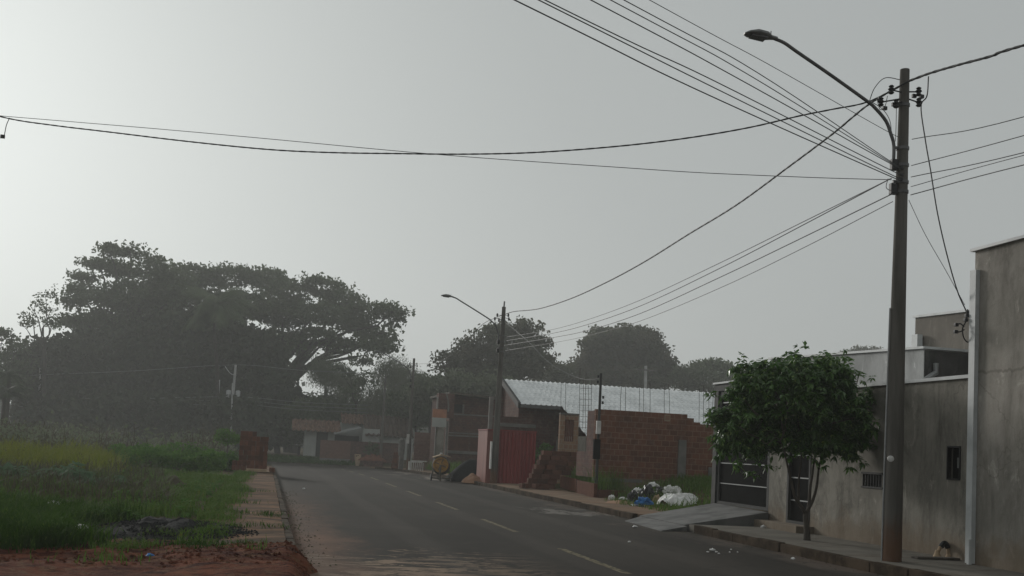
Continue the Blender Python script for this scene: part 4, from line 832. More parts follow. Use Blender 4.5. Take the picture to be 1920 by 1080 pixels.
# white sack and frame by pole 3
a, c = at(746, 854, y=75.5), at(760, 822, y=75.5)
b = MB(); xm = (a[0]+c[0])/2
vs = []
for i, (z, k) in enumerate(((a[2], .85), (a[2]+.3, 1), (c[2]-.4, 1), (c[2]-.1, .8), (c[2], .3))):
    for j in range(12):
        g_ = 2*math.pi*j/12; vs.append((xm+math.cos(g_)*(c[0]-a[0])/2*k, 75.5+math.sin(g_)*.25*k, z))
b.add(vs, [(i*12+j, i*12+(j+1) % 12, (i+1)*12+(j+1) % 12, (i+1)*12+j) for i in range(4) for j in range(12)]+[tuple(range(11, -1, -1)), tuple(48+j for j in range(12))], True)
b.box((a[0]+.1, 75.3, gz(75)-.1), (c[0]-.05, 75.7, a[2]-.002))
prop(b, 'site_sign', 'beam', (xm, 75.5, gz(75)), 'pale upright rounded board beside the third pole', 'board')
a, c = at(769, 862, y=75), at(774, 826, y=75); b = MB(); b.box((a[0], 75, gz(75)), (c[0]-.02, 75.2, c[2])); b.box((a[0]-.03, 74.97, c[2]), (c[0]+.02, 75.23, c[2]+.08))
prop(b, 'gate_post', 'flash', (a[0], 75, gz(75)), 'short white post just right of the third pole', 'post')
b = MB(); a, c = at(766, 881, y=71), at(798, 867, y=71)
b.box((a[0], 71, c[2]-.05), (c[0]-.2, 71.3, c[2]+.02)); b.box((a[0], 71.0, gz(71)+.1), (a[0]+.1, 71.3, c[2]-.05))
for i in range(7): b.box((a[0]+.15+i*.13, 71.02, gz(71)+.1), (a[0]+.2+i*.13, 71.05, c[2]-.052))
b.box((a[0]+.1, 71.0, c[2]+.02), (c[0]+.1, 71.06, c[2]+.1))
prop(b, 'white_crate', 'white', (a[0], 71, gz(71)+.1), 'low white slatted crate on the pavement near the third pole', 'crate')
# concrete mixer
MX = thing('cement_mixer', (8.15, 49.9, 0), 'small yellow and black cement mixer standing on the road edge', 'cement mixer')
mc = np.array([8.1, 49.9, .72]); ax = np.array([-.22, -1, .12]); ax /= np.linalg.norm(ax)
b = MB(); b.lathe(mc, ax, [(-.55, .2), (-.5, .26), (-.2, .43), (.12, .43), (.3, .36), (.34, .33)], 24); b.build('drum', M['mixd'], MX)
b = MB(); b.lathe(mc, ax, [(.335, .36), (.40, .36), (.40, .29), (.345, .27)], 28); b.build('ring_gear', M['yellow'], MX)
b = MB(); b.lathe(mc, ax, [(.342, .27), (.37, .22), (.38, .1), (.40, .08), (.42, .05)], 20); b.build('drum_end', M['yellow'], MX)
b = MB()
for k in range(4):
    g_ = k*math.pi/2+.4; u_ = np.cross(ax, [0, 0, 1]); u_ /= np.linalg.norm(u_); v_ = np.cross(u_, ax); b.tube([mc+ax*.39+(u_*math.cos(g_)+v_*math.sin(g_))*.06, mc+ax*.385+(u_*math.cos(g_)+v_*math.sin(g_))*.28], .02, 5)
b.build('spoke', M['mixd'], MX)
b = MB(); b.tube([mc+ax*.42-np.array([0, 0, .02]), (7.98, 49.36, .45), (8.0, 49.35, .02)], .045, 8); b.tube([(7.62, 49.7, .1), (7.75, 50, .5), mc+np.array([-.4, .1, -.05])], .035, 6)
b.tube([(8.6, 49.7, .1), (8.5, 50, .5), mc+np.array([.4, .1, -.05])], .035, 6); b.tube([(7.62, 49.7, .14), (8.6, 49.7, .14)], .03, 6); b.tube([(8.1, 50.5, .05), (8.1, 50.3, .55), mc+np.array([-.4, .1, -.05])], .035, 6); b.build('frame', M['mixd'], MX)
for x in (7.62, 8.6):
    b = MB(); b.lathe((x-.04, 49.7, .16), (1, 0, 0), [(0, .1), (.01, .16), (.07, .16), (.08, .1)], 16); b.build('wheel', M['black'], MX)
b = MB(); b.sheet((7.72, 49.75, 1.06), (8.1, 49.65, 1.2), (8.1, 50.1, 1.22), (7.72, 50.2, 1.08), .05); b.sheet((8.1, 49.65, 1.2), (8.5, 49.75, 1.12), (8.5, 50.2, 1.14), (8.1, 50.1, 1.22), .05); b.build('hood', M['carton'], MX)
b = MB(); b.lathe((8.06, 49.8, 1.245), (0, 0, 1), [(0, .03), (.02, .07), (.06, .07), (.08, .03)], 10); b.build('cap', M['white'], MX)
mound('gravel_heap', 'tarp', (9.75, 50.6, .08), 1.55, 1.2, 1.0, 'black gravel heap between the cement mixer and the red shed', 'gravel heap', .12, 1.2, 5)
mound('sand_heap', 'sand', (9.35, 48.2, .1), .6, .9, .32, 'small orange sand heap at the foot of the red shed', 'sand heap', .5, 2.5, 8)
# ------------------------------------------------------------------ loose clay blocks (every block its own object)
def block_mesh(sx, sy, sz, m, seed):
    b = MB(); b.box((-sx/2, -sy/2, 0), (sx/2, sy/2, sz), .008)
    me_o = b.build('clay_block', M[m]); return me_o
def block(proto, first, x, y, z, rz, label, group):
    o = proto if first else proto.copy()
    if not first: COL.objects.link(o)
    o.location = (x, y, z); o.rotation_euler = (0, 0, rz); return tag(o, label, 'brick', group)
pb = block_mesh(.165, .24, .205, 'clay', 1); first = True
LG = 'hollow clay blocks stacked on the left pavement'
for row in range(8):
    for col in range(7):
        for dep in range(2):
            top = (8, 8, 8, 8, 7, 7, 7)[col]
            if row >= top: continue
            if row < 7 and dep == 1 and 0 < col < 6: continue
            block(pb, first, -1.02+.172*col+random.uniform(-.012, .012), 48+.26*dep+random.uniform(-.03, .03), .19+.21*row, random.uniform(-.05, .05),
                  'one of the red clay blocks stacked in the tall pile on the left pavement', LG); first = False
for x, y, z in ((-1.28, 47.6, .16), (-1.1, 47.4, .16), (-.9, 47.5, .16), (-1.25, 47.65, .37), (-1.06, 47.5, .37)):
    block(pb, False, x, y, z, random.uniform(-.3, .3), 'loose red clay block at the low left foot of the tall pile', 'clay blocks at the foot of the tall pile')
block(pb, False, .33, 47.6, .14, .4, 'single dark clay block on the kerb right of the tall pile', None)
b = MB(); b.box((-1.1, 47.3, .14), (.25, 48.5, .165)); b.box((-.75, 47.0, .14), (.1, 47.35, .27), .02)
prop(b, 'pallet', 'wood', (-.4, 48, .14), 'low wooden base under the tall clay block pile', 'pallet')
pb2 = block_mesh(.38, .2, .185, 'clayd', 2); first = True
starts = (10.25, 10.33, 10.42, 10.52, 10.62, 10.72, 10.80, 10.86)
for r, x0 in enumerate(starts):
    xe = 11.6 if r < 3 else (12.1 if r < 6 else 12.7); x = x0+.19
    while x < xe:
        for dep in range(2):
            block(pb2, first, x+random.uniform(-.02, .02), 41.7+.22*dep+random.uniform(-.02, .02), .15+.19*r, random.uniform(-.04, .04), 'one of the long brown clay blocks in the stepped pile by the pavement', 'clay blocks of the stepped pile'); first = False
        x += .392
for i, (x, z) in enumerate(((10.0, .15), (10.12, .15), (10.5, .15), (10.7, .15), (10.9, .15))):
    block(pb2, False, x, 41.2-.05*i, z, 1.57+random.uniform(-.2, .2), 'loose brown clay block lying at the foot of the stepped pile', 'clay blocks at the foot of the stepped pile')
pb3 = block_mesh(.22, .22, .2, 'clay', 3); first = True
a = at(733, 879, y=YS)
for r in range(6):
    for cidx in range(3):
        block(pb3, first, a[0]+.12+.225*cidx+random.uniform(-.02, .02)+.03*r*(cidx == 0), YS, gz(YS)+.12+.205*r, random.uniform(-.05, .05), 'one of the red clay blocks in the small far stack by the third pole', 'clay blocks of the far stack'); first = False
# planter of clay blocks on the pavement
PLN = thing('brick_planter', (10.5, 34, .13), 'low block planter full of weeds beside the pavement', 'planter')
A = at(1050, 914, z=.16); Bq = at(1113, 931, z=.16); mid = vlerp(A, Bq, .52)
def wallseg(p, q, z0, h, t, m, name):
    p = np.array(p, float); q = np.array(q, float); dv = (q-p)[:2]/np.linalg.norm((q-p)[:2]); n_ = np.array([dv[1], -dv[0]])*t
    if n_[0] < 0: n_ = -n_
    lo = [(p[0], p[1], z0), (q[0], q[1], z0), (q[0]+n_[0], q[1]+n_[1], z0), (p[0]+n_[0], p[1]+n_[1], z0)]
    MB().hexa(lo, [(x, y, z0+h) for x, y, _ in lo]).build(name, M[m], PLN)
wallseg(A, mid+(A-Bq)*.01, .1, .53, .12, 'brickl' if 0 else 'clay', 'front_wall'); wallseg(mid-(A-Bq)*.012, Bq, .1, .5, .12, 'clay', 'front_wall')
wallseg(Bq+np.array([.13, 0, 0]), Bq+np.array([1.5, .3, 0]), .1, .3, .12, 'clayd', 'end_wall')
b = MB(); b.add([(A[0]+.12, A[1], .42), (Bq[0]+.12, Bq[1], .36), (Bq[0]+1.4, Bq[1]+.5, .45), (A[0]+1.2, A[1]+.3, .5)], [(0, 1, 2, 3)]); b.build('planting_soil', M['soil'], PLN)
# ------------------------------------------------------------------ rubbish
def crumple(name, m, c, r, label, cat, group=None, sc=2.2, amp=.35, seed=1, sub=4, rot=0, fold=0):
    bm = bmesh.new(); bmesh.ops.create_icosphere(bm, subdivisions=sub, radius=1); R = max(r)
    for v in bm.verts:
        p = v.co.copy(); d1 = mnoise.noise(p*sc+Vector((seed, 0, 0)))*amp; d2 = abs(mnoise.noise(p*sc*1.8+Vector((0, seed, 0))))*amp*1.1+abs(mnoise.noise(p*sc*4+Vector((0, seed, 5))))*amp*.5
        fw = fold*abs(mnoise.noise(Vector((p.x*1.2+p.y*3+seed, p.y*5, p.z*2)))) if fold else 0
        p *= 1+d1-d2-fw
        p = Vector((p.x*r[0], p.y*r[1], max(p.z, -.25)*r[2])); ca, sa = math.cos(rot), math.sin(rot)
        v.co = Vector((c[0]+p.x*ca-p.y*sa, c[1]+p.x*sa+p.y*ca, c[2]+p.z+.25*r[2]))
    b = MB(); b.bm(bm, True); return tag(b.build(name, M[m], loc=c), label, cat, group)
tz = lambda x, y: max(terrain(x, y), .14 if 9.4 < x < 11.65 and y > 26 else -1)
def onlot(px, py):
    p = at(px, py, y=31+(944-py)*.22); return (p[0], p[1], max(min(tz(p[0], p[1]), p[2]+.1), p[2]-.15))
def drape(name, m, c, lx, ly, h, rot, label, cat, seed):
    b = MB(); nx, ny = 70, 46; vs = []
    for j in range(ny+1):
        for i in range(nx+1):
            u, v = i/nx*2-1, j/ny*2-1; q = Vector((u*1.4+seed, v*1.4, seed))
            rr = max(0., math.hypot(u, v)+.22*mnoise.noise(q*1.3))
            x, y = u*lx*(1-.18*abs(v)), v*ly*(1-.35*(u+1)/2); x += .07*mnoise.noise(q*3); y += .07*mnoise.noise(q*3+Vector((9, 0, 0)))
            e = max(0, 1-rr**2.2); g1 = 1-abs(mnoise.noise(Vector((u*1.1+v*2.2+seed, v*4.5-u*1.6, 3))))*2.2; g2 = 1-abs(mnoise.noise(Vector((u*3+v*5, v*9-u*3, seed))))*2
            z = h*(e**.7)*(.75+.35*mnoise.noise(q*.9))+.15*h*2*g1*e**.4+.05*h*2*g2*(e**.3)
            ca, sa = math.cos(rot), math.sin(rot); vs.append((c[0]+x*ca-y*sa, c[1]+x*sa+y*ca, c[2]+(max(z, .012) if e > 0 else -.05)))
    fs = [(j*(nx+1)+i, j*(nx+1)+i+1, (j+1)*(nx+1)+i+1, (j+1)*(nx+1)+i) for j in range(ny) for i in range(nx)]
    fs = [f for f in fs if max(vs[q_][2] for q_ in f) > c[2]]
    b.add(vs, fs, True); return tag(b.build(name, M[m], loc=c), label, cat)
p = onlot(1276, 944); drape('rubbish_sack', 'bagw', p, .74, .95, .30, .25, 'big white crumpled sack sheet lying on the grass, largest of the rubbish', 'sack', 3.3)
p = onlot(1262, 934); drape('rubbish_sack', 'bagw', p, .3, .35, .3, 1.1, 'small white sheet end tucked behind the big white sack', 'sack', 8.1)
p = onlot(1207, 948); crumple('rubbish_bag', 'bagb', (p[0], p[1], p[2]+.06), (.27, .16, .2), 'bright blue plastic bag in the rubbish heap', 'bag', None, 1.6, .4, 2)
p = onlot(1212, 936); crumple('rubbish_bag', 'bagk', p, (.3, .3, .46), 'larger black bin bag in the middle of the rubbish heap', 'bag', 'black bin bags', 1.8, .4, 3)
p = onlot(1188, 934); crumple('rubbish_bag', 'bagk', p, (.24, .24, .33), 'smaller black bin bag at the left of the rubbish heap', 'bag', 'black bin bags', 1.8, .4, 6)
p = onlot(1236, 931); crumple('rubbish_bag', 'bagk', p, (.26, .24, .28), 'dark bag tucked between the blue bag and the big white sack', 'bag', 'black bin bags', 1.8, .4, 12)
p = onlot(1192, 931); crumple('rubbish_bag', 'bagw', (p[0], p[1]-.2, p[2]+.2), (.17, .16, .2), 'white plastic bag on top of the smaller black bag', 'bag', 'white plastic bags', 2, .45, 7)
p = onlot(1216, 929); crumple('rubbish_bag', 'bagw', (p[0]-.3, p[1]-1.2, p[2]+.38), (.18, .16, .12), 'small white scrap on top of the larger black bin bag', 'bag', 'white plastic bags', 2, .45, 8)
p = onlot(1240, 933); crumple('rubbish_bag', 'bagw', (p[0]+.1, p[1]-.4, p[2]+.15), (.24, .18, .24), 'white plastic bag touching the big white sack', 'bag', 'white plastic bags', 2, .45, 15)
p = onlot(1231, 938); crumple('carton', 'carton', p, (.16, .13, .2), 'soggy beige carton beside the blue plastic bag', 'carton', None, 1.2, .3, 5)

p = onlot(1196, 947); crumple('litter', 'bagw', p, (.22, .1, .06), 'pale strip of rubbish below the blue plastic bag', 'litter', None, 2, .4, 21, 3)
p = onlot(1147, 931); crumple('litter', 'bagw', p, (.12, .1, .14), 'white crumpled scrap alone left of the rubbish heap', 'litter', None, 2, .4, 22, 3)
p = onlot(1168, 929); crumple('litter', 'bagw', p, (.18, .1, .08), 'flat white scrap just left of the black bags', 'litter', None, 2, .4, 23, 3)
mound('sand_heap', 'sand', (onlot(1165, 940)[0], onlot(1165, 940)[1], .1), .55, .7, .12, 'low brown sand patch in front of the rubbish bags', 'sand heap', .5, 2.5, 18)
for i, (px, py, r, lb, gr) in enumerate(((1190, 989, .07, 'white paper cup on the road below the driveway apron', None), (1336, 1033, .065, 'biggest white scrap in the litter cluster on the right of the road', None),
    (1343, 1036, .035, 'small white scrap in the litter cluster on the road', 'litter cluster scraps'), (1327, 1036, .03, 'small white scrap in the litter cluster on the road', 'litter cluster scraps'), (1348, 1039, .028, 'small white scrap in the litter cluster on the road', 'litter cluster scraps'),
    (1371, 1031, .022, 'tiny white speck on the road beside the litter cluster', 'tiny white specks'), (1368, 1036, .02, 'tiny white speck on the road beside the litter cluster', 'tiny white specks'), (1383, 1036, .02, 'tiny white speck on the road beside the litter cluster', 'tiny white specks'),
    (1361, 1011, .075, 'crumpled white cup against the kerb below the street tree', None), (1487, 1049, .05, 'white scrap in the gutter below the near pole', None), (1180, 1017, .04, 'faint white scrap on the road nearer than the paper cup', None), (570, 917, .06, 'lone white scrap on the left lane of the road', None))):
    p = at(px, py, z=.0); crumple('litter', 'bagw', (p[0], p[1], .004), (r*.9, r*.75, r*.6), lb, 'litter', gr, 1.6, .4, 30+i, 2)
p = at(1431, 990, z=.15); crumple('litter', 'bagw', (p[0], p[1], .155), (.08, .05, .06), 'white scrap on the pavement beside the doorstep', 'litter', None, 1.6, .4, 50, 2)
for px, py, r, lb in ((152, 983, .10, 'bright white scrap lying in the lush near grass'), (101, 946, .12, 'dull white scrap in the weeds at far left')):
    p = at(px, py, z=.3); crumple('litter', 'white', (p[0], p[1], terrain(p[0], p[1])+.16), (r, r*.7, r*.6), lb, 'litter', None, 1.6, .4, 61, 2)
p = at(281, 1037, z=.12); crumple('litter', 'bagb', (p[0], p[1], terrain(p[0], p[1])), (.06, .04, .03), 'small blue scrap on the red soil at lower left', 'litter', None, 1.6, .4, 63, 2)
# standpipe by the wall
SPp = thing('water_fixture', (11.3, 16.2, .15), 'arched yellowed pipe with a black wrap against the grey wall', 'pipe')
q = at(1770, 1045, z=.15); b = MB()
b.tube(catmull([at(1757, 1042, y=q[1]), at(1761, 1030, y=q[1]), at(1766, 1022, y=q[1]), at(1772, 1020, y=q[1]), at(1777, 1026, y=q[1]), at(1778, 1036, y=q[1]), at(1780, 1046, y=q[1])], 5), .03, 8)
for px, py in ((1757, 1043), (1780, 1047)):
    c = at(px, py, y=q[1]); b.lathe((c[0], c[1], .15), (0, 0, 1), [(0, .075), (.06, .045), (.12, .03)], 10)
b.build('pipe', M['wood'], SPp)
b = MB(); c = at(1771, 1024, y=q[1]); b.tube(catmull([at(1764, 1026, y=q[1]), at(1768, 1020, y=q[1]), at(1773, 1019, y=q[1]), at(1777, 1027, y=q[1])], 4), .046, 8); b.build('wrap', M['bagk'], SPp)
b = MB(); b.box((10.55, 15.75, .153), (11.35, 15.95, .19), .01); prop(b, 'plank', 'bark', (11, 15.85, .15), 'dark plank lying on the pavement at the foot of the grey wall', 'plank')
# ------------------------------------------------------------------ vegetation: street tree
ST = thing('street_tree', (10.28, 19.2, .15), 'round leafy dark green street tree growing from the pavement in front of the grey house', 'tree')
D = 20.9; b = MB(); tp = lambda px, py, dd=D: at(px, py, d=dd)
b.tube([tp(1513, 1016), tp(1513, 995), tp(1511, 975), tp(1511, 962)], [.075, .06, .055, .055], 10)
for pts, ra in (([(1511, 964), (1499, 945), (1490, 930), (1483, 900), (1476, 870), (1468, 835)], .04), ([(1512, 964), (1517, 945), (1519, 915), (1523, 890), (1526, 868), (1535, 820)], .038), ([(1512, 962), (1524, 938), (1531, 912), (1535, 880), (1541, 855), (1560, 800)], .034), ([(1497, 942), (1498, 900), (1502, 860), (1500, 810)], .028)):
    P = [tp(x, y, D+.12*i*(1 if pts[1][0] > 1510 else -1)) for i, (x, y) in enumerate(pts)]; b.tube(catmull(P, 4), [ra*(1-.6*i/(4*(len(P)-1))) for i in range(4*(len(P)-1)+1)], 8)
    for _ in range(7):
        limb(b, P[-1], P[-1]+np.array([RNG.uniform(-1.1, 1.1), RNG.uniform(-1, 1), RNG.uniform(.1, 1.3)]), ra*.4, .008, .15, 5, k=5)
b.build('trunk', M['bark'], ST)
nb = [(1485, 745, 120, 62), (1400, 780, 58, 52), (1570, 745, 62, 52), (1590, 800, 50, 48), (1450, 715, 70, 36), (1520, 705, 70, 34), (1490, 690, 40, 20), (1430, 810, 70, 40), (1520, 815, 90, 36), (1385, 820, 42, 32), (1590, 825, 34, 24), (1368, 790, 28, 32), (1560, 690, 40, 20), (1430, 690, 45, 18)]
blobs = pxb(nb, 20.9, .95, .25)
P = clump_points(blobs, 62, .2, 4.2, .9, .3); V = rosettes(P, .158)
tw = []
for px, py in ((1467, 668), (1430, 682), (1395, 700), (1540, 672), (1570, 668), (1582, 672), (1340, 745), (1333, 770), (1640, 790), (1645, 815), (1636, 735), (1500, 665), (1380, 870), (1600, 868), (1545, 860), (1440, 868), (1410, 880), (1350, 850)):
    c = tp(px, py, D+RNG.uniform(-.5, .5)); tw.append(c+RNG.normal(size=(16, 3))*np.array([.09, .09, .1]))
V2 = rosettes(np.concatenate([q_[:4] for q_ in tw]), .16)
mesh_np('crown', np.concatenate([V, V2]), 3, M['near'], ST)
# ------------------------------------------------------------------ vegetation: far trees
def gb(px, d, py=850):
    p = at(px, py, d=d); return (p[0], p[1], gz(p[1]))
T = 'big trees beyond the cross street'
rt = [(360, 520, 55, 22), (430, 517, 55, 20), (500, 525, 50, 22), (545, 545, 45, 22), (605, 535, 40, 20), (640, 565, 45, 20), (690, 585, 40, 18), (735, 580, 22, 16), (740, 602, 20, 9), (705, 622, 32, 15), (650, 605, 50, 18), (590, 590, 50, 20), (530, 590, 55, 24), (465, 575, 65, 28), (400, 570, 60, 28), (712, 655, 26, 13), (690, 640, 30, 13), (645, 650, 34, 13), (590, 630, 42, 17), (540, 640, 40, 22), (680, 672, 16, 10), (725, 640, 14, 9), (560, 655, 26, 12)]
RTt = tree('rain_tree', 'huge spreading umbrella tree whose wide crown reaches out toward the lamp poles', gb(545, 136), at(532, 715, d=136), .95, pxb(rt, 136, 1.1, 5), 'far1', .55, 1.7, 16, .5, .1, .6, T, flat=.32, limbs=(5, 7, 9, 10, 11, 12, 14, 16, 18, 19))
b = MB()
for pts, ra in (([(520, 760), (540, 720), (575, 690), (610, 665), (650, 650), (700, 655)], .5), ([(520, 770), (550, 700), (590, 685), (640, 674), (672, 668)], .45), ([(520, 740), (545, 690), (570, 660), (600, 640), (650, 622)], .38), ([(515, 740), (535, 680), (555, 655), (575, 635), (610, 610)], .34), ([(560, 690), (585, 665), (600, 650), (622, 635)], .25)):
    P = catmull([at(x, y, d=133) for x, y in pts], 4); b.tube(P, [ra*(1-.75*i/(len(P)-1)) for i in range(len(P))], 7)
b.build('bough', M['barkf'], RTt)
tl = [(205, 470, 24, 11), (245, 472, 24, 11), (285, 482, 16, 9), (185, 495, 28, 11), (160, 520, 24, 10), (225, 505, 45, 14), (290, 510, 36, 20), (150, 545, 30, 11), (140, 568, 24, 10), (190, 560, 42, 16), (150, 600, 34, 12), (125, 600, 18, 9), (240, 550, 50, 28), (300, 560, 50, 36), (190, 610, 60, 26), (330, 540, 34, 26), (265, 600, 60, 36)]
tree('tall_tree', 'tallest tree of the left grove with a clumpy stepped crown', gb(240, 132), at(235, 650, d=132), .8, pxb(tl, 132, 1, 5), 'far1', .62, 1.6, 15, .5, .1, .6, T, flat=.4)
ts = [(85, 555, 20, 8), (65, 572, 18, 8), (95, 578, 16, 9), (55, 592, 14, 7), (80, 600, 22, 9), (100, 600, 14, 10), (45, 610, 12, 7)]
tree('sparse_tree', 'thin see-through tree with bare twigs left of the tallest tree', gb(80, 120), at(82, 650, d=120), .28, pxb(ts, 120, 1, 2), 'far1', .5, .9, 9, .38, .1, .6, T, flat=.6)
te = [(5, 632, 22, 14), (30, 648, 18, 12), (40, 690, 16, 22), (5, 680, 26, 26), (25, 720, 30, 30)]
tree('edge_tree', 'ragged tree cut by the left edge of the picture', gb(5, 118), at(8, 760, d=118), .4, pxb(te, 118, 1, 2), 'far1', .6, 1.2, 12, .45, .1, .6, T)
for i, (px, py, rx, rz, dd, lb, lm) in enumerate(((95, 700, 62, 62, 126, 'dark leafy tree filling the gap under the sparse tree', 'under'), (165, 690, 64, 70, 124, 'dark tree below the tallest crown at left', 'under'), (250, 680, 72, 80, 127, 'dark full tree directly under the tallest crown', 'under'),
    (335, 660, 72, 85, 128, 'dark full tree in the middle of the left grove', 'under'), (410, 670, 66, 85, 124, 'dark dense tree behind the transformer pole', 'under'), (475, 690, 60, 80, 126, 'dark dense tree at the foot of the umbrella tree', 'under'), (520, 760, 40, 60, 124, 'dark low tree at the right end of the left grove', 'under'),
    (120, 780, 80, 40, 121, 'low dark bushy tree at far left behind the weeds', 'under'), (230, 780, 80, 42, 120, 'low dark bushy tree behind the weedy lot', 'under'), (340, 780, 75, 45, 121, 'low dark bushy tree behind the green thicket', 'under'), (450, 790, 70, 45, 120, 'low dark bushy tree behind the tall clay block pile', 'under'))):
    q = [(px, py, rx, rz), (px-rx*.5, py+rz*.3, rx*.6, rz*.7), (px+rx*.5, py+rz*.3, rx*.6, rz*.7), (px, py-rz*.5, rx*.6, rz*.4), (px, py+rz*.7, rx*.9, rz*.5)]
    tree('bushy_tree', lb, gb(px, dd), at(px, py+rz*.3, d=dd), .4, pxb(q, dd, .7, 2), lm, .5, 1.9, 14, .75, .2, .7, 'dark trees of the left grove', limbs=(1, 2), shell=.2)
def palm(base, top, fl, n, label, lm, r=.18, group='palms'):
    t = thing('palm_tree', base, label, 'palm', group); b = MB(); limb(b, base, top, r, r*.8, .03, 5); b.build('trunk', M['barkf'], t); V = []
    top = np.array(top, float)
    for i in range(n):
        a = 2*math.pi*i/n+RNG.uniform(-.2, .2); el = RNG.uniform(.0, 1.2); L = fl*RNG.uniform(.8, 1.15); p = top.copy(); dirv = np.array([math.cos(a)*math.cos(el), math.sin(a)*math.cos(el), math.sin(el)]); m_ = 12
        for j in range(m_):
            nx = p+dirv*L/m_; dirv = dirv+np.array([0, 0, -.17]); dirv /= np.linalg.norm(dirv); s = np.cross(dirv, [0, 0, 1.]); s /= np.linalg.norm(s)+1e-9
            ll = fl*.28*math.sin(math.pi*min(1, (j+1.2)/(m_+.5)))
            for sg in (-1, 1):
                for q_ in (0, .5):
                    bs = p+(nx-p)*q_; e = bs+s*sg*ll*.8+dirv*ll*.5-np.array([0, 0, ll*.45]); wv = dirv*fl*.022
                    V += [bs-wv, bs+wv, e+wv*.2, e-wv*.2]
            p = nx
    mesh_np('fronds', np.array(V), 4, M[lm], t)
palm(gb(5, 84), at(8, 745, d=84), 2.6, 16, 'dark feathery palm at the left edge above the weeds', 'under')
palm(gb(12, 88), at(16, 705, d=88), 1.9, 12, 'smaller palm top poking above the left edge palm', 'under')
palm(gb(402, 123), at(405, 575, d=115), 5.0, 24, 'drooping palm head showing paler in front of the umbrella tree', 'far1', .22)
T2_ = 'trees behind the building plots'
m1 = [(950, 618, 30, 14), (985, 615, 24, 12), (915, 628, 30, 14), (1005, 640, 22, 18), (880, 650, 26, 15), (850, 672, 26, 12), (835, 688, 18, 10), (1018, 668, 16, 22), (960, 650, 50, 26), (905, 670, 46, 22), (990, 680, 36, 28), (870, 700, 46, 20), (940, 700, 60, 26)]
tree('broad_tree', 'broad leafy tree right behind the second lamp pole', gb(930, 122), at(930, 740, d=122), .5, pxb(m1, 122, 1, 2), 'far2', .8, 1.3, 15, .45, .1, .65, T2_, flat=.5)
m2 = [(1165, 640, 58, 24), (1125, 660, 42, 26), (1210, 662, 44, 28), (1095, 690, 26, 18), (1242, 690, 20, 26), (1165, 675, 70, 36), (1165, 720, 90, 30), (1200, 630, 34, 14), (1140, 630, 34, 14)]
tree('dome_tree', 'dense dome shaped tree above the white tiled roof', gb(1165, 150), at(1165, 730, d=150), .6, pxb(m2, 150, .9, 2), 'far2', 1.0, 1.3, 15, .5, .1, .7, T2_, flat=.6, shell=.35)
m3 = [(1330, 685, 34, 13), (1290, 698, 30, 12), (1370, 698, 24, 12), (1330, 712, 60, 22), (1275, 715, 30, 20), (1390, 715, 30, 16)]
tree('spreading_tree', 'low spreading grey tree right of the dome shaped tree', gb(1330, 150), at(1330, 740, d=150), .4, pxb(m3, 150, .9, 2), 'far3', .8, 1.3, 13, .5, .2, .6, T2_)
m4 = [(1045, 695, 26, 14), (1065, 712, 30, 18), (1030, 715, 34, 20)]
tree('small_tree', 'small tree between the broad tree and the dome tree', gb(1048, 140), at(1048, 740, d=140), .3, pxb(m4, 140, .9, 1), 'far2', .8, 1.2, 13, .45, .1, .65, T2_)
tree('distant_tree', 'faint distant treetop peeking over the grey house parapet', gb(1620, 230), at(1620, 690, d=230), .5, pxb([(1620, 667, 36, 15), (1600, 675, 30, 14), (1645, 675, 30, 14)], 230, .9, 2), 'far2', .5, 1.8, 14, .7, .1, .7, T2_)
for px, py, rx, rz, dd, lb in ((610, 690, 34, 24, 128, 'feathery pale tree under the umbrella tree limb'), (650, 712, 34, 26, 127, 'feathery pale tree next to the gap of sky'), (735, 695, 32, 26, 126, 'feathery rounded tree behind the third lamp pole'), (765, 715, 34, 30, 124, 'feathery tree just right of the third lamp pole'), (715, 750, 40, 30, 122, 'feathery low tree behind the farthest lamp pole')):
    q = [(px, py, rx*.8, rz*.8), (px-rx*.4, py+rz*.4, rx*.6, rz*.7), (px+rx*.4, py+rz*.4, rx*.6, rz*.7), (px, py+rz, rx*.7, rz*.6)]
    tree('feathery_tree', lb, gb(px, dd), at(px, py+rz*.9, d=dd), .22, pxb(q, dd, .9, 1), 'far3', 1.1, 1.1, 22, .34, 1.2, .22, 'feathery trees behind the tiled houses', flat=.9, shell=.3)
tree('leafy_sapling', 'open leafy sapling against the sky gap left of the farthest lamp', gb(665, 119), at(668, 760, d=119), .14, pxb([(655, 700, 14, 9), (672, 722, 14, 10), (640, 690, 12, 7), (660, 735, 20, 10), (690, 705, 10, 7), (700, 715, 10, 7)], 119, 1, 1), 'far1', .8, .8, 8, .4, .1, .6, None, flat=.6)
for px, py, rx, rz, dd, lb in ((625, 765, 66, 30, 126, 'dark dome of foliage behind the low tiled house'), (560, 790, 40, 40, 121, 'dark bush left of the low tiled house'), (810, 725, 40, 26, 112, 'hazy bush above the orange balcony panel'), (860, 722, 46, 22, 108, 'feathery bush behind the two storey roof'), (930, 725, 50, 22, 106, 'feathery bush right of the second lamp pole'), (780, 760, 40, 40, 118, 'dark bush behind the third lamp pole foot')):
    q = [(px, py, rx, rz), (px-rx*.5, py+rz*.4, rx*.6, rz*.7), (px+rx*.5, py+rz*.4, rx*.6, rz*.7)]
    tree('large_bush', lb, gb(px, dd), at(px, py+rz*.6, d=dd), .2, pxb(q, dd, .8, 1), 'far1' if 'dark' in lb else 'far3', .9, 1.3, 16, .45, .3, .5, 'bushes behind the houses', cat='bush', shell=.2)
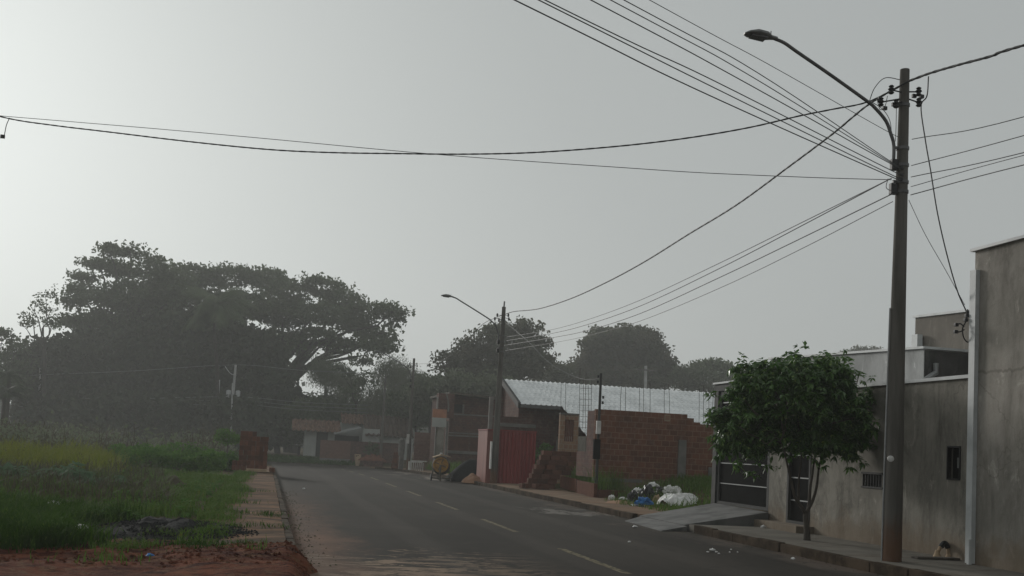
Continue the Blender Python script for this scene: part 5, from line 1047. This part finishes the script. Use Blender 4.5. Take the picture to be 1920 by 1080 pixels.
# far wood closing the horizon
P = []
for i in range(1100):
    a = RNG.uniform(-1.25, 1.35); dd = RNG.uniform(210, 250); c = np.array([math.sin(a+TH)*dd, math.cos(a+TH)*dd, RNG.uniform(1, 7)]); P.append(c+RNG.normal(size=(60, 3))*np.array([4, 4, 2.2]))
V, k = leaf_quads(np.concatenate(P), 1.5, .2, .7); o = mesh_np('far_wood', V, k, M['under'], None, (0, 230, 0)); o['kind'] = 'stuff'; tag(o, 'low hazy band of distant woodland beyond the houses', 'woodland')
# ------------------------------------------------------------------ vegetation: left lot and right lot
def stuff(name, V, k, m, label, cat, loc):
    o = mesh_np(name, V, k, M[m], None, loc); tag(o, label, cat); o['kind'] = 'stuff'; return o
clr = lambda x, y: 0 if ((x+1.45)/1.25)**2+((y-16.9)/2.0)**2 < 1 else 1
P = scatter(30000, lambda x, y: clr(x, y)*sm(-1.9, -2.9, x+.4*nz(x, y, .9))*sm(13.6, 14.7, y+.6*nz(x, y, .7, 3))*sm(21, 17.5, y)*(.35+.65*sm(-.2, .2, nz(x, y, 1.2, 5))), -7.5, -1.6, 13.4, 21)
stuff('lush_grass', blades(P, .30, .016, .6), 4, 'grassD', 'lush dark green grass at the near edge of the left lot', 'grass', (-3, 16, 0))
P = scatter(21000, lambda x, y: clr(x, y)*sm(-.95, -1.5, x+.3*nz(x, y, 1.1))*sm(17, 20, y+.8*nz(x, y, .5))*(.12+.88*sm(-.12, .25, nz(x, y, .55, 8)))*(1-.85*sm(1., .4, abs(y-24-.8*(x+4)))*sm(-1.9, -3, x)), -9, -.95, 17.5, 40)
stuff('weeds', blades(P, .25, .022, .7), 4, 'grassM', 'mixed green weeds between the lush grass and the thicket', 'weeds', (-3, 26, 0))
P = scatter(16000, lambda x, y: sm(-4.2, -5.6, x+1.2*nz(x, y, .4)+.06*(y-36))*(.4+.6*sm(-.2, .2, nz(x, y, .4, 2))), -22, -4, 33, 52)
stuff('meadow_grass', blades(P, .34+.5*np.array([max(0, .5+nz(x, y, .45, 12)) for x, y, _ in P]), .035, .5), 4, 'grassY', 'tall yellow green grass across the left lot', 'grass', (-10, 42, 0))
P = scatter(9000, lambda x, y: .5+.5*sm(-.2, .2, nz(x, y, .4, 2)), -12, -1.6, 21, 40)
P = P[(P[:, 0] < -1.9-.1*(P[:, 1]-24))]
stuff('dry_weeds', blades(P, .42, .018, .6), 4, 'grassB', 'dry brown stalks and dead weeds in the middle of the lot', 'weeds', (-5, 30, 0))
P = scatter(7500, lambda x, y: .04+.96*sm(-.05, .25, nz(x, y, .22, 2)), -36, -2.5, 50, 92)
stuff('tall_weeds', blades(P, .7+1.7*np.array([max(0, .35+nz(x, y, .16, 5)) for x, y, _ in P]), .06, .6, .5), 4, 'grassB', 'tall brown weeds in front of the dark grove', 'weeds', (-14, 70, 0))
V, k = leaf_quads(np.concatenate([P[::3]+np.array([0, 0, 1.])+RNG.normal(size=(len(P[::3]), 3))*np.array([.4, .4, .35]) for _ in range(4)]), .22, .3, .5)
stuff('weed_leaves', V, k, 'far3', 'loose foliage among the tall brown weeds', 'weeds', (-14, 70, 0))
P = scatter(2600, lambda x, y: sm(.1, .4, nz(x, y, .9, 4))*(1-sm(13.9, 14.4, y)*0), -4, .3, 12.4, 16.5)
P = P[(P[:, 1] > 14.3) | (RNG.random(len(P)) < .12)]
P = P[P[:, 0] < .1]
stuff('sparse_tufts', blades(P, .14, .013, .7), 4, 'grassM', 'sparse grass tufts on the red soil at lower left', 'grass', (-1.5, 14, 0))
P = scatter(5200, lambda x, y: sm(-.25, -.95, x+.55*nz(x, y, .9, 3))*(.15+.85*sm(-.05, .3, nz(x, y, .8, 21))), -1.1, .1, 14.9, 46); P[:, 2] = .11
stuff('edge_grass', blades(P, .15, .018, .8), 4, 'grassM', 'grass creeping over the edge of the left pavement', 'grass', (-.8, 25, .1))
P = []
for _ in range(60):
    x, y = random.uniform(-.95, .3), random.choice((14.6, 15., 18, 21, 25, 30))+random.uniform(-.4, .4)
    if x > -.3 and random.random() < .7: continue
    P.append(np.array([x, y, .12])+RNG.normal(size=(34, 3))*np.array([.16, .12, 0]))
stuff('pavement_tufts', blades(np.concatenate(P), .10, .013, .9), 4, 'grassD', 'grass tufts growing out of the left pavement', 'grass', (-.4, 18, .12))
def shrub(name, c, r, lm, label, n, leaf, group, droop=.25, aspect=.5, h0=0., cat='shrub'):
    t = thing(name, c, label, cat, group); b = MB()
    for _ in range(7):
        limb(b, np.array(c), np.array(c)+np.array([RNG.uniform(-.6, .6)*r[0], RNG.uniform(-.6, .6)*r[1], r[2]*RNG.uniform(.8, 1.5)]), .02, .007, .1, 4, k=4)
    b.build('stem', M['bark'], t)
    P = clump_points([((c[0], c[1], c[2]+r[2]*.85+h0), r)], n/(r[0]*r[2]*4)/10, .22, 12, .7, .25); P = P[P[:, 2] > c[2]+.02]
    V, k = leaf_quads(P, leaf, droop, aspect); mesh_np('foliage', V, k, M[lm], t); return t
where = ('tall clay block pile', 'pavement edge')
for i, (px, py, rx, rz, lb) in enumerate(((240, 842, 1.0, .55, 'leftmost green shrub of the thicket'), (285, 838, 1.1, .62, 'second green shrub from the left in the thicket'), (330, 836, 1.1, .68, 'tallest middle shrub of the green thicket'), (372, 842, .95, .6, 'third green shrub from the right in the thicket'), (405, 852, .8, .55, 'second green shrub from the right in the thicket'), (424, 862, .62, .5, 'rightmost green shrub of the thicket, nearest the clay blocks'),
    (270, 862, 1.0, .5, 'front left shrub of the green thicket'), (330, 868, 1.0, .52, 'front middle shrub of the green thicket'), (385, 872, .8, .5, 'front right shrub of the green thicket'))):
    Yd = 47 if i < 6 else 41.5; p = at(px, py, d=Yd); zt = terrain(p[0], p[1]); hh = max(.45, (p[2]-zt)*.62)
    shrub('leafy_shrub', (p[0], p[1], zt), (rx, rx*.9, hh), 'shrub', lb, 1500, .13, 'green thicket shrubs on the left lot')
for px, py, dd, lb in ((135, 895, 27, 'grey green broad leafed weed clump in the lot'), (12, 890, 25, 'grey green weed clump at the left edge of the lot'), (170, 905, 26, 'smaller grey green weed beside the broad leafed clump')):
    p = at(px, py, d=dd); zt = terrain(p[0], p[1]); t = thing('weed_clump', (p[0], p[1], zt), lb, 'weed', 'grey green weed clumps')
    mesh_np('foliage', rosettes(np.array([p[0], p[1], zt+.22])+RNG.normal(size=(42, 3))*np.array([.3, .3, .12]), .3, 7), 3, M['grey'], t)
P = scatter(420, lambda x, y: (.15+.85*sm(0, .3, nz(x, y, .7, 31)))*clr(x, y), -8, -1.2, 15.2, 40)
P = np.concatenate([p+np.array([0, 0, .12])+RNG.normal(size=(5, 3))*np.array([.1, .1, .05]) for p in P])
stuff('broadleaf_weeds', rosettes(P, .16, 6), 3, 'shrub', 'low broad leafed weeds among the grass of the left lot', 'weeds', (-4, 25, 0))
P = scatter(110, lambda x, y: (.1+.9*sm(0, .3, nz(x, y, .5, 37))), -14, -2.2, 21, 48)
V = blades(P, .8, .012, .35, .35); H_ = np.concatenate([P[:, None]*1.0], 1).reshape(-1, 3)+np.array([0, 0, .62])
V2, k = leaf_quads(np.concatenate([p+RNG.normal(size=(9, 3))*np.array([.03, .03, .09]) for p in H_]), .04, .2, .4)
stuff('seed_stalks', np.concatenate([V, V2]), 4, 'grassB', 'thin dry stalks with seed heads standing above the weeds', 'weeds', (-6, 33, 0))
# small tree by the block pile
tree('young_tree', 'thin young tree with big leaves just left of the tall clay block pile', (at(428, 850, d=50)[0], at(428, 850, d=50)[1], .1), at(428, 830, d=50), .035, pxb([(412, 812, 9, 5), (432, 820, 12, 6), (418, 824, 10, 5), (445, 826, 8, 5)], 50, 1, .2), 'shrub', 9, .35, 12, .16, .3, .5, None, bark='bark')
for px, y0, y1, lb in ((186, 795, 842, 'tall dry stalk standing up from the lot'), (240, 798, 835, 'second dry stalk, right of the tall one'), (252, 795, 833, 'bent dry stalk before the dark grove'), (380, 812, 845, 'dry twig above the green thicket')):
    p0, p1 = at(px-3, y1+10, d=48), at(px, y0, d=48); b = MB(); b.tube([p0, vlerp(p0, p1, .5)+np.array([.05, 0, 0]), p1], [.02, .015, .008], 5)
    for _ in range(4): q = vlerp(p0, p1, random.uniform(.5, .95)); b.tube([q, q+np.array([random.uniform(-.35, .35), 0, random.uniform(.1, .35)])], [.01, .005], 4)
    prop(b, 'dry_stalk', 'bark', p0, lb, 'plant', 'dry stalks')
mound('gravel_mound', 'gravel', (-1.35, 17.0, .06), 1.25, 1.7, .21, 'dark crushed stone mound spilling toward the left pavement', 'gravel heap', .9, 2.2, 2, None, 1)
mound('clod_mound', 'clod', (at(330, 918, z=.1)[0], at(330, 918, z=.1)[1], .1), .42, .5, .36, 'rounded earth clod mound in the weeds near the left pavement', 'earth mound', .4, 3, 6)
for px, py, rx, h, lb, sd in ((255, 918, .7, .18, 'low brown rootball heap left of the rounded clod', 11), (150, 950, .8, .16, 'low dark heap of dead roots in the left lot', 12)):
    p = at(px, py, z=.15); mound('root_heap', 'clod', (p[0], p[1], terrain(p[0], p[1])-.02), rx, rx*.8, h, lb, 'earth mound', .8, 4, sd)
n = 1500; a = RNG.uniform(0, 2*np.pi, n); r = RNG.uniform(.1, 1.12, n)**.6; b = MB()
for i in range(n):
    x, y = -1.35+math.cos(a[i])*r[i]*1.25, 17.1+math.sin(a[i])*r[i]*1.95; s = RNG.uniform(.012, .035); z = max(terrain(x, y), .12 if x > -1 else -1)+.15*max(0, 1-r[i]**1.6); v = RNG.uniform(.5, 1., (6, 1))*np.array([(s, 0, 0), (-s, 0, 0), (0, s, 0), (0, -s, 0), (0, 0, s), (0, 0, -s*.3)])+np.array([x, y, z])
    b.add(v, [(0, 2, 4), (2, 1, 4), (1, 3, 4), (3, 0, 4), (2, 0, 5), (1, 2, 5), (3, 1, 5), (0, 3, 5)])
o = b.build('loose_gravel', M['gravel'], loc=(-1.35, 17.1, .1)); tag(o, 'loose dark stones scattered round the crushed stone mound', 'gravel'); o['kind'] = 'stuff'
def grains(name, n, fx, fy, s0, s1, m, label, cat, loc, zf=None):
    b = MB()
    for i in range(n):
        x, y = fx(), fy(); s = s0+(s1-s0)*random.random()**2.5; z = zf(x, y) if zf else terrain(x, y)
        v = RNG.uniform(.5, 1., (6, 1))*np.array([(s, 0, 0), (-s, 0, 0), (0, s, 0), (0, -s, 0), (0, 0, s*.8), (0, 0, -s*.3)])+np.array([x, y, z])
        b.add(v, [(0, 2, 4), (2, 1, 4), (1, 3, 4), (3, 0, 4), (2, 0, 5), (1, 2, 5), (3, 1, 5), (0, 3, 5)])
    o = b.build(name, M[m], loc=loc); tag(o, label, cat); o['kind'] = 'stuff'
grains('soil_clods', 2200, lambda: random.uniform(-4.5, .75), lambda: random.uniform(12.6, 15.2), .008, .05, 'soil', 'loose red soil clods over the bare ground at lower left', 'soil', (-1.5, 14, .1))
grains('gutter_grit', 700, lambda: .52+abs(random.gauss(0, .22)), lambda: random.uniform(14, 34), .006, .025, 'clod', 'grit and small stones gathered along the left kerb', 'gravel', (.6, 22, 0), lambda x, y: .002)
grains('verge_grit', 500, lambda: 9.2-abs(random.gauss(0, .2)), lambda: random.uniform(13, 40), .006, .02, 'clod', 'grit gathered along the right kerb', 'gravel', (9.1, 25, 0), lambda x, y: .002)
# right lot
P = scatter(9000, lambda x, y: sm(11.5, 12.3, x+.4*nz(x, y, .8))*(.3+.7*sm(-.2, .2, nz(x, y, .7, 6))), 11.3, 20, 28.5, 36.9)
hq = (P[:, 0] > 13.6) | (P[:, 1] < 28.6) | (P[:, 1] > 33.2) | (RNG.random(len(P)) < .25); P = P[hq]
stuff('lot_grass', blades(P, .34, .024, .6), 4, 'grassM', 'rough grass on the lot in front of the brick shell', 'grass', (14, 33, 0))
P = scatter(3000, lambda x, y: .3+.7*sm(-.1, .2, nz(x, y, .9, 6)), 10.6, 12.2, 26.4, 33)
P[:, 2] = .13
hp = lambda q: (q[:, 0] < 10.3) | (q[:, 0] > 13.6) | (q[:, 1] < 28.6) | (q[:, 1] > 33.2) | (RNG.random(len(q)) < .22)
P = P[hp(P)]
stuff('verge_grass', blades(P, .16, .018, .7), 4, 'grassM', 'short grass around the rubbish at the pavement edge', 'grass', (11.4, 29, .1))
P = scatter(3500, lambda x, y: .4+.6*sm(-.1, .2, nz(x, y, .9, 6)), 10.2, 18, 52.5, 69.5)
P[:, 2] = np.array([max(terrain(x, y), .1) for x, y, _ in P]); stuff('plot_weeds', blades(P, .6, .05, .6), 4, 'grassM', 'weeds on the plot before the two storey brick house', 'weeds', (14, 60, 0))
P = vlerp(A, Bq, 0)+np.array([[RNG.uniform(.2, 1.3)+t_*(Bq[0]-A[0]), t_*(Bq[1]-A[1])+RNG.uniform(0, .4), .22] for t_ in RNG.random(900)])
t = thing('planter_weeds', tuple(vlerp(A, Bq, .5)), 'tall feathery weeds growing in the low block planter', 'weeds'); mesh_np('foliage', blades(P, .75, .022, .5), 4, M['grassM'], t)
p = at(1026, 838, y=49.5); shrub('leafy_shrub', (p[0], p[1], terrain(p[0], p[1])), (.55, .5, .95), 'shrub', 'green shrub in the dark recess right of the red shed', 900, .13, None, cat='shrub')
shrub('leafy_shrub', (at(1020, 840, y=48)[0]+.2, 48.2, .6), (.5, .4, .5), 'shrub', 'lower green shrub above the stepped block pile', 600, .12, None)
p = at(700, 815, y=108.5); shrub('leafy_shrub', (p[0], 108.6, -.5), (.9, .7, 1.3), 'far1', 'dark shrub rising over the street end fence beside the farthest pole', 500, .3, None)
P = scatter(5000, lambda x, y: 1, -8, 9, 107.6, 112); P[:, 2] += .05
stuff('verge_lawn', blades(P, .3, .09, .5), 4, 'grassD', 'dim green verge beyond the cross street', 'grass', (0, 110, 0))
# ------------------------------------------------------------------ air, sky, sun, camera
hz = NT('fog_air'); vol = hz.n('ShaderNodeVolumePrincipled'); vol.inputs['Color'].default_value = (.93, .95, .93, 1); vol.inputs['Density'].default_value = .00125; vol.inputs['Anisotropy'].default_value = .35
hz.l(vol.outputs[0], hz.out.inputs['Volume'])
b = MB(); b.box((-380, -120, -2.2), (380, 400, 32)); o = b.build('haze', hz.m); o['kind'] = 'stuff'; tag(o, 'thin morning fog filling the whole street', 'fog')
SUN_EL = rad(17); SUN_AZ = rad(-21)          # azimuth from +Y toward +X
w = bpy.data.worlds.new('World'); S.world = w; w.use_nodes = True; nt = w.node_tree; nt.nodes.clear()
sky = nt.nodes.new('ShaderNodeTexSky'); sky.sky_type = 'NISHITA'; sky.sun_disc = False; sky.sun_elevation = SUN_EL; sky.sun_rotation = SUN_AZ
sky.air_density = 1.; sky.dust_density = 4.5; sky.ozone_density = 1.; sky.altitude = 300
hs = nt.nodes.new('ShaderNodeHueSaturation'); hs.inputs['Saturation'].default_value = .12
mx = nt.nodes.new('ShaderNodeMix'); mx.data_type = 'RGBA'; mx.inputs[0].default_value = .45; mx.inputs[7].default_value = (3.45, 3.68, 3.76, 1)
bg = nt.nodes.new('ShaderNodeBackground'); bg.inputs['Strength'].default_value = .1; wo = nt.nodes.new('ShaderNodeOutputWorld')
nt.links.new(sky.outputs[0], hs.inputs['Color']); gm = nt.nodes.new('ShaderNodeGamma'); gm.inputs[1].default_value = .38; nt.links.new(hs.outputs[0], gm.inputs[0]); ml = nt.nodes.new('ShaderNodeMix'); ml.data_type = 'RGBA'; ml.blend_type = 'MULTIPLY'; ml.inputs[0].default_value = 1; ml.inputs[7].default_value = (2.66, 2.78, 2.70, 1); nt.links.new(gm.outputs[0], ml.inputs[6]); nt.links.new(ml.outputs[2], mx.inputs[6]); nt.links.new(mx.outputs[2], bg.inputs[0]); nt.links.new(bg.outputs[0], wo.inputs[0])
L = bpy.data.lights.new('sun', 'SUN'); L.energy = 1.6; L.angle = rad(12); L.color = (1, .97, .92); lo = bpy.data.objects.new('sun', L); COL.objects.link(lo)
sd = Vector((math.sin(SUN_AZ)*math.cos(SUN_EL), math.cos(SUN_AZ)*math.cos(SUN_EL), math.sin(SUN_EL))); lo.rotation_euler = sd.to_track_quat('Z', 'Y').to_euler()
cam = bpy.data.cameras.new('camera'); co = bpy.data.objects.new('camera', cam); COL.objects.link(co); S.camera = co
from mathutils import Matrix
co.matrix_world = Matrix(((CR[0], CU[0], -cf[0], 0), (CR[1], CU[1], -cf[1], 0), (CR[2], CU[2], -cf[2], EYE), (0, 0, 0, 1)))
cam.sensor_fit = 'HORIZONTAL'; cam.sensor_width = 36; cam.lens = 36*F/1920; cam.shift_y = (CY-540)/1920; cam.clip_start = .1; cam.clip_end = 3000
S.view_settings.view_transform = 'Standard'; S.view_settings.look = 'None'; S.view_settings.exposure = 0; S.view_settings.gamma = 1
S.render.engine = 'CYCLES'; S.cycles.use_denoising = True; S.cycles.max_bounces = 6; S.cycles.diffuse_bounces = 3; S.cycles.volume_bounces = 0; S.cycles.transparent_max_bounces = 8
S.cycles.use_adaptive_sampling = False
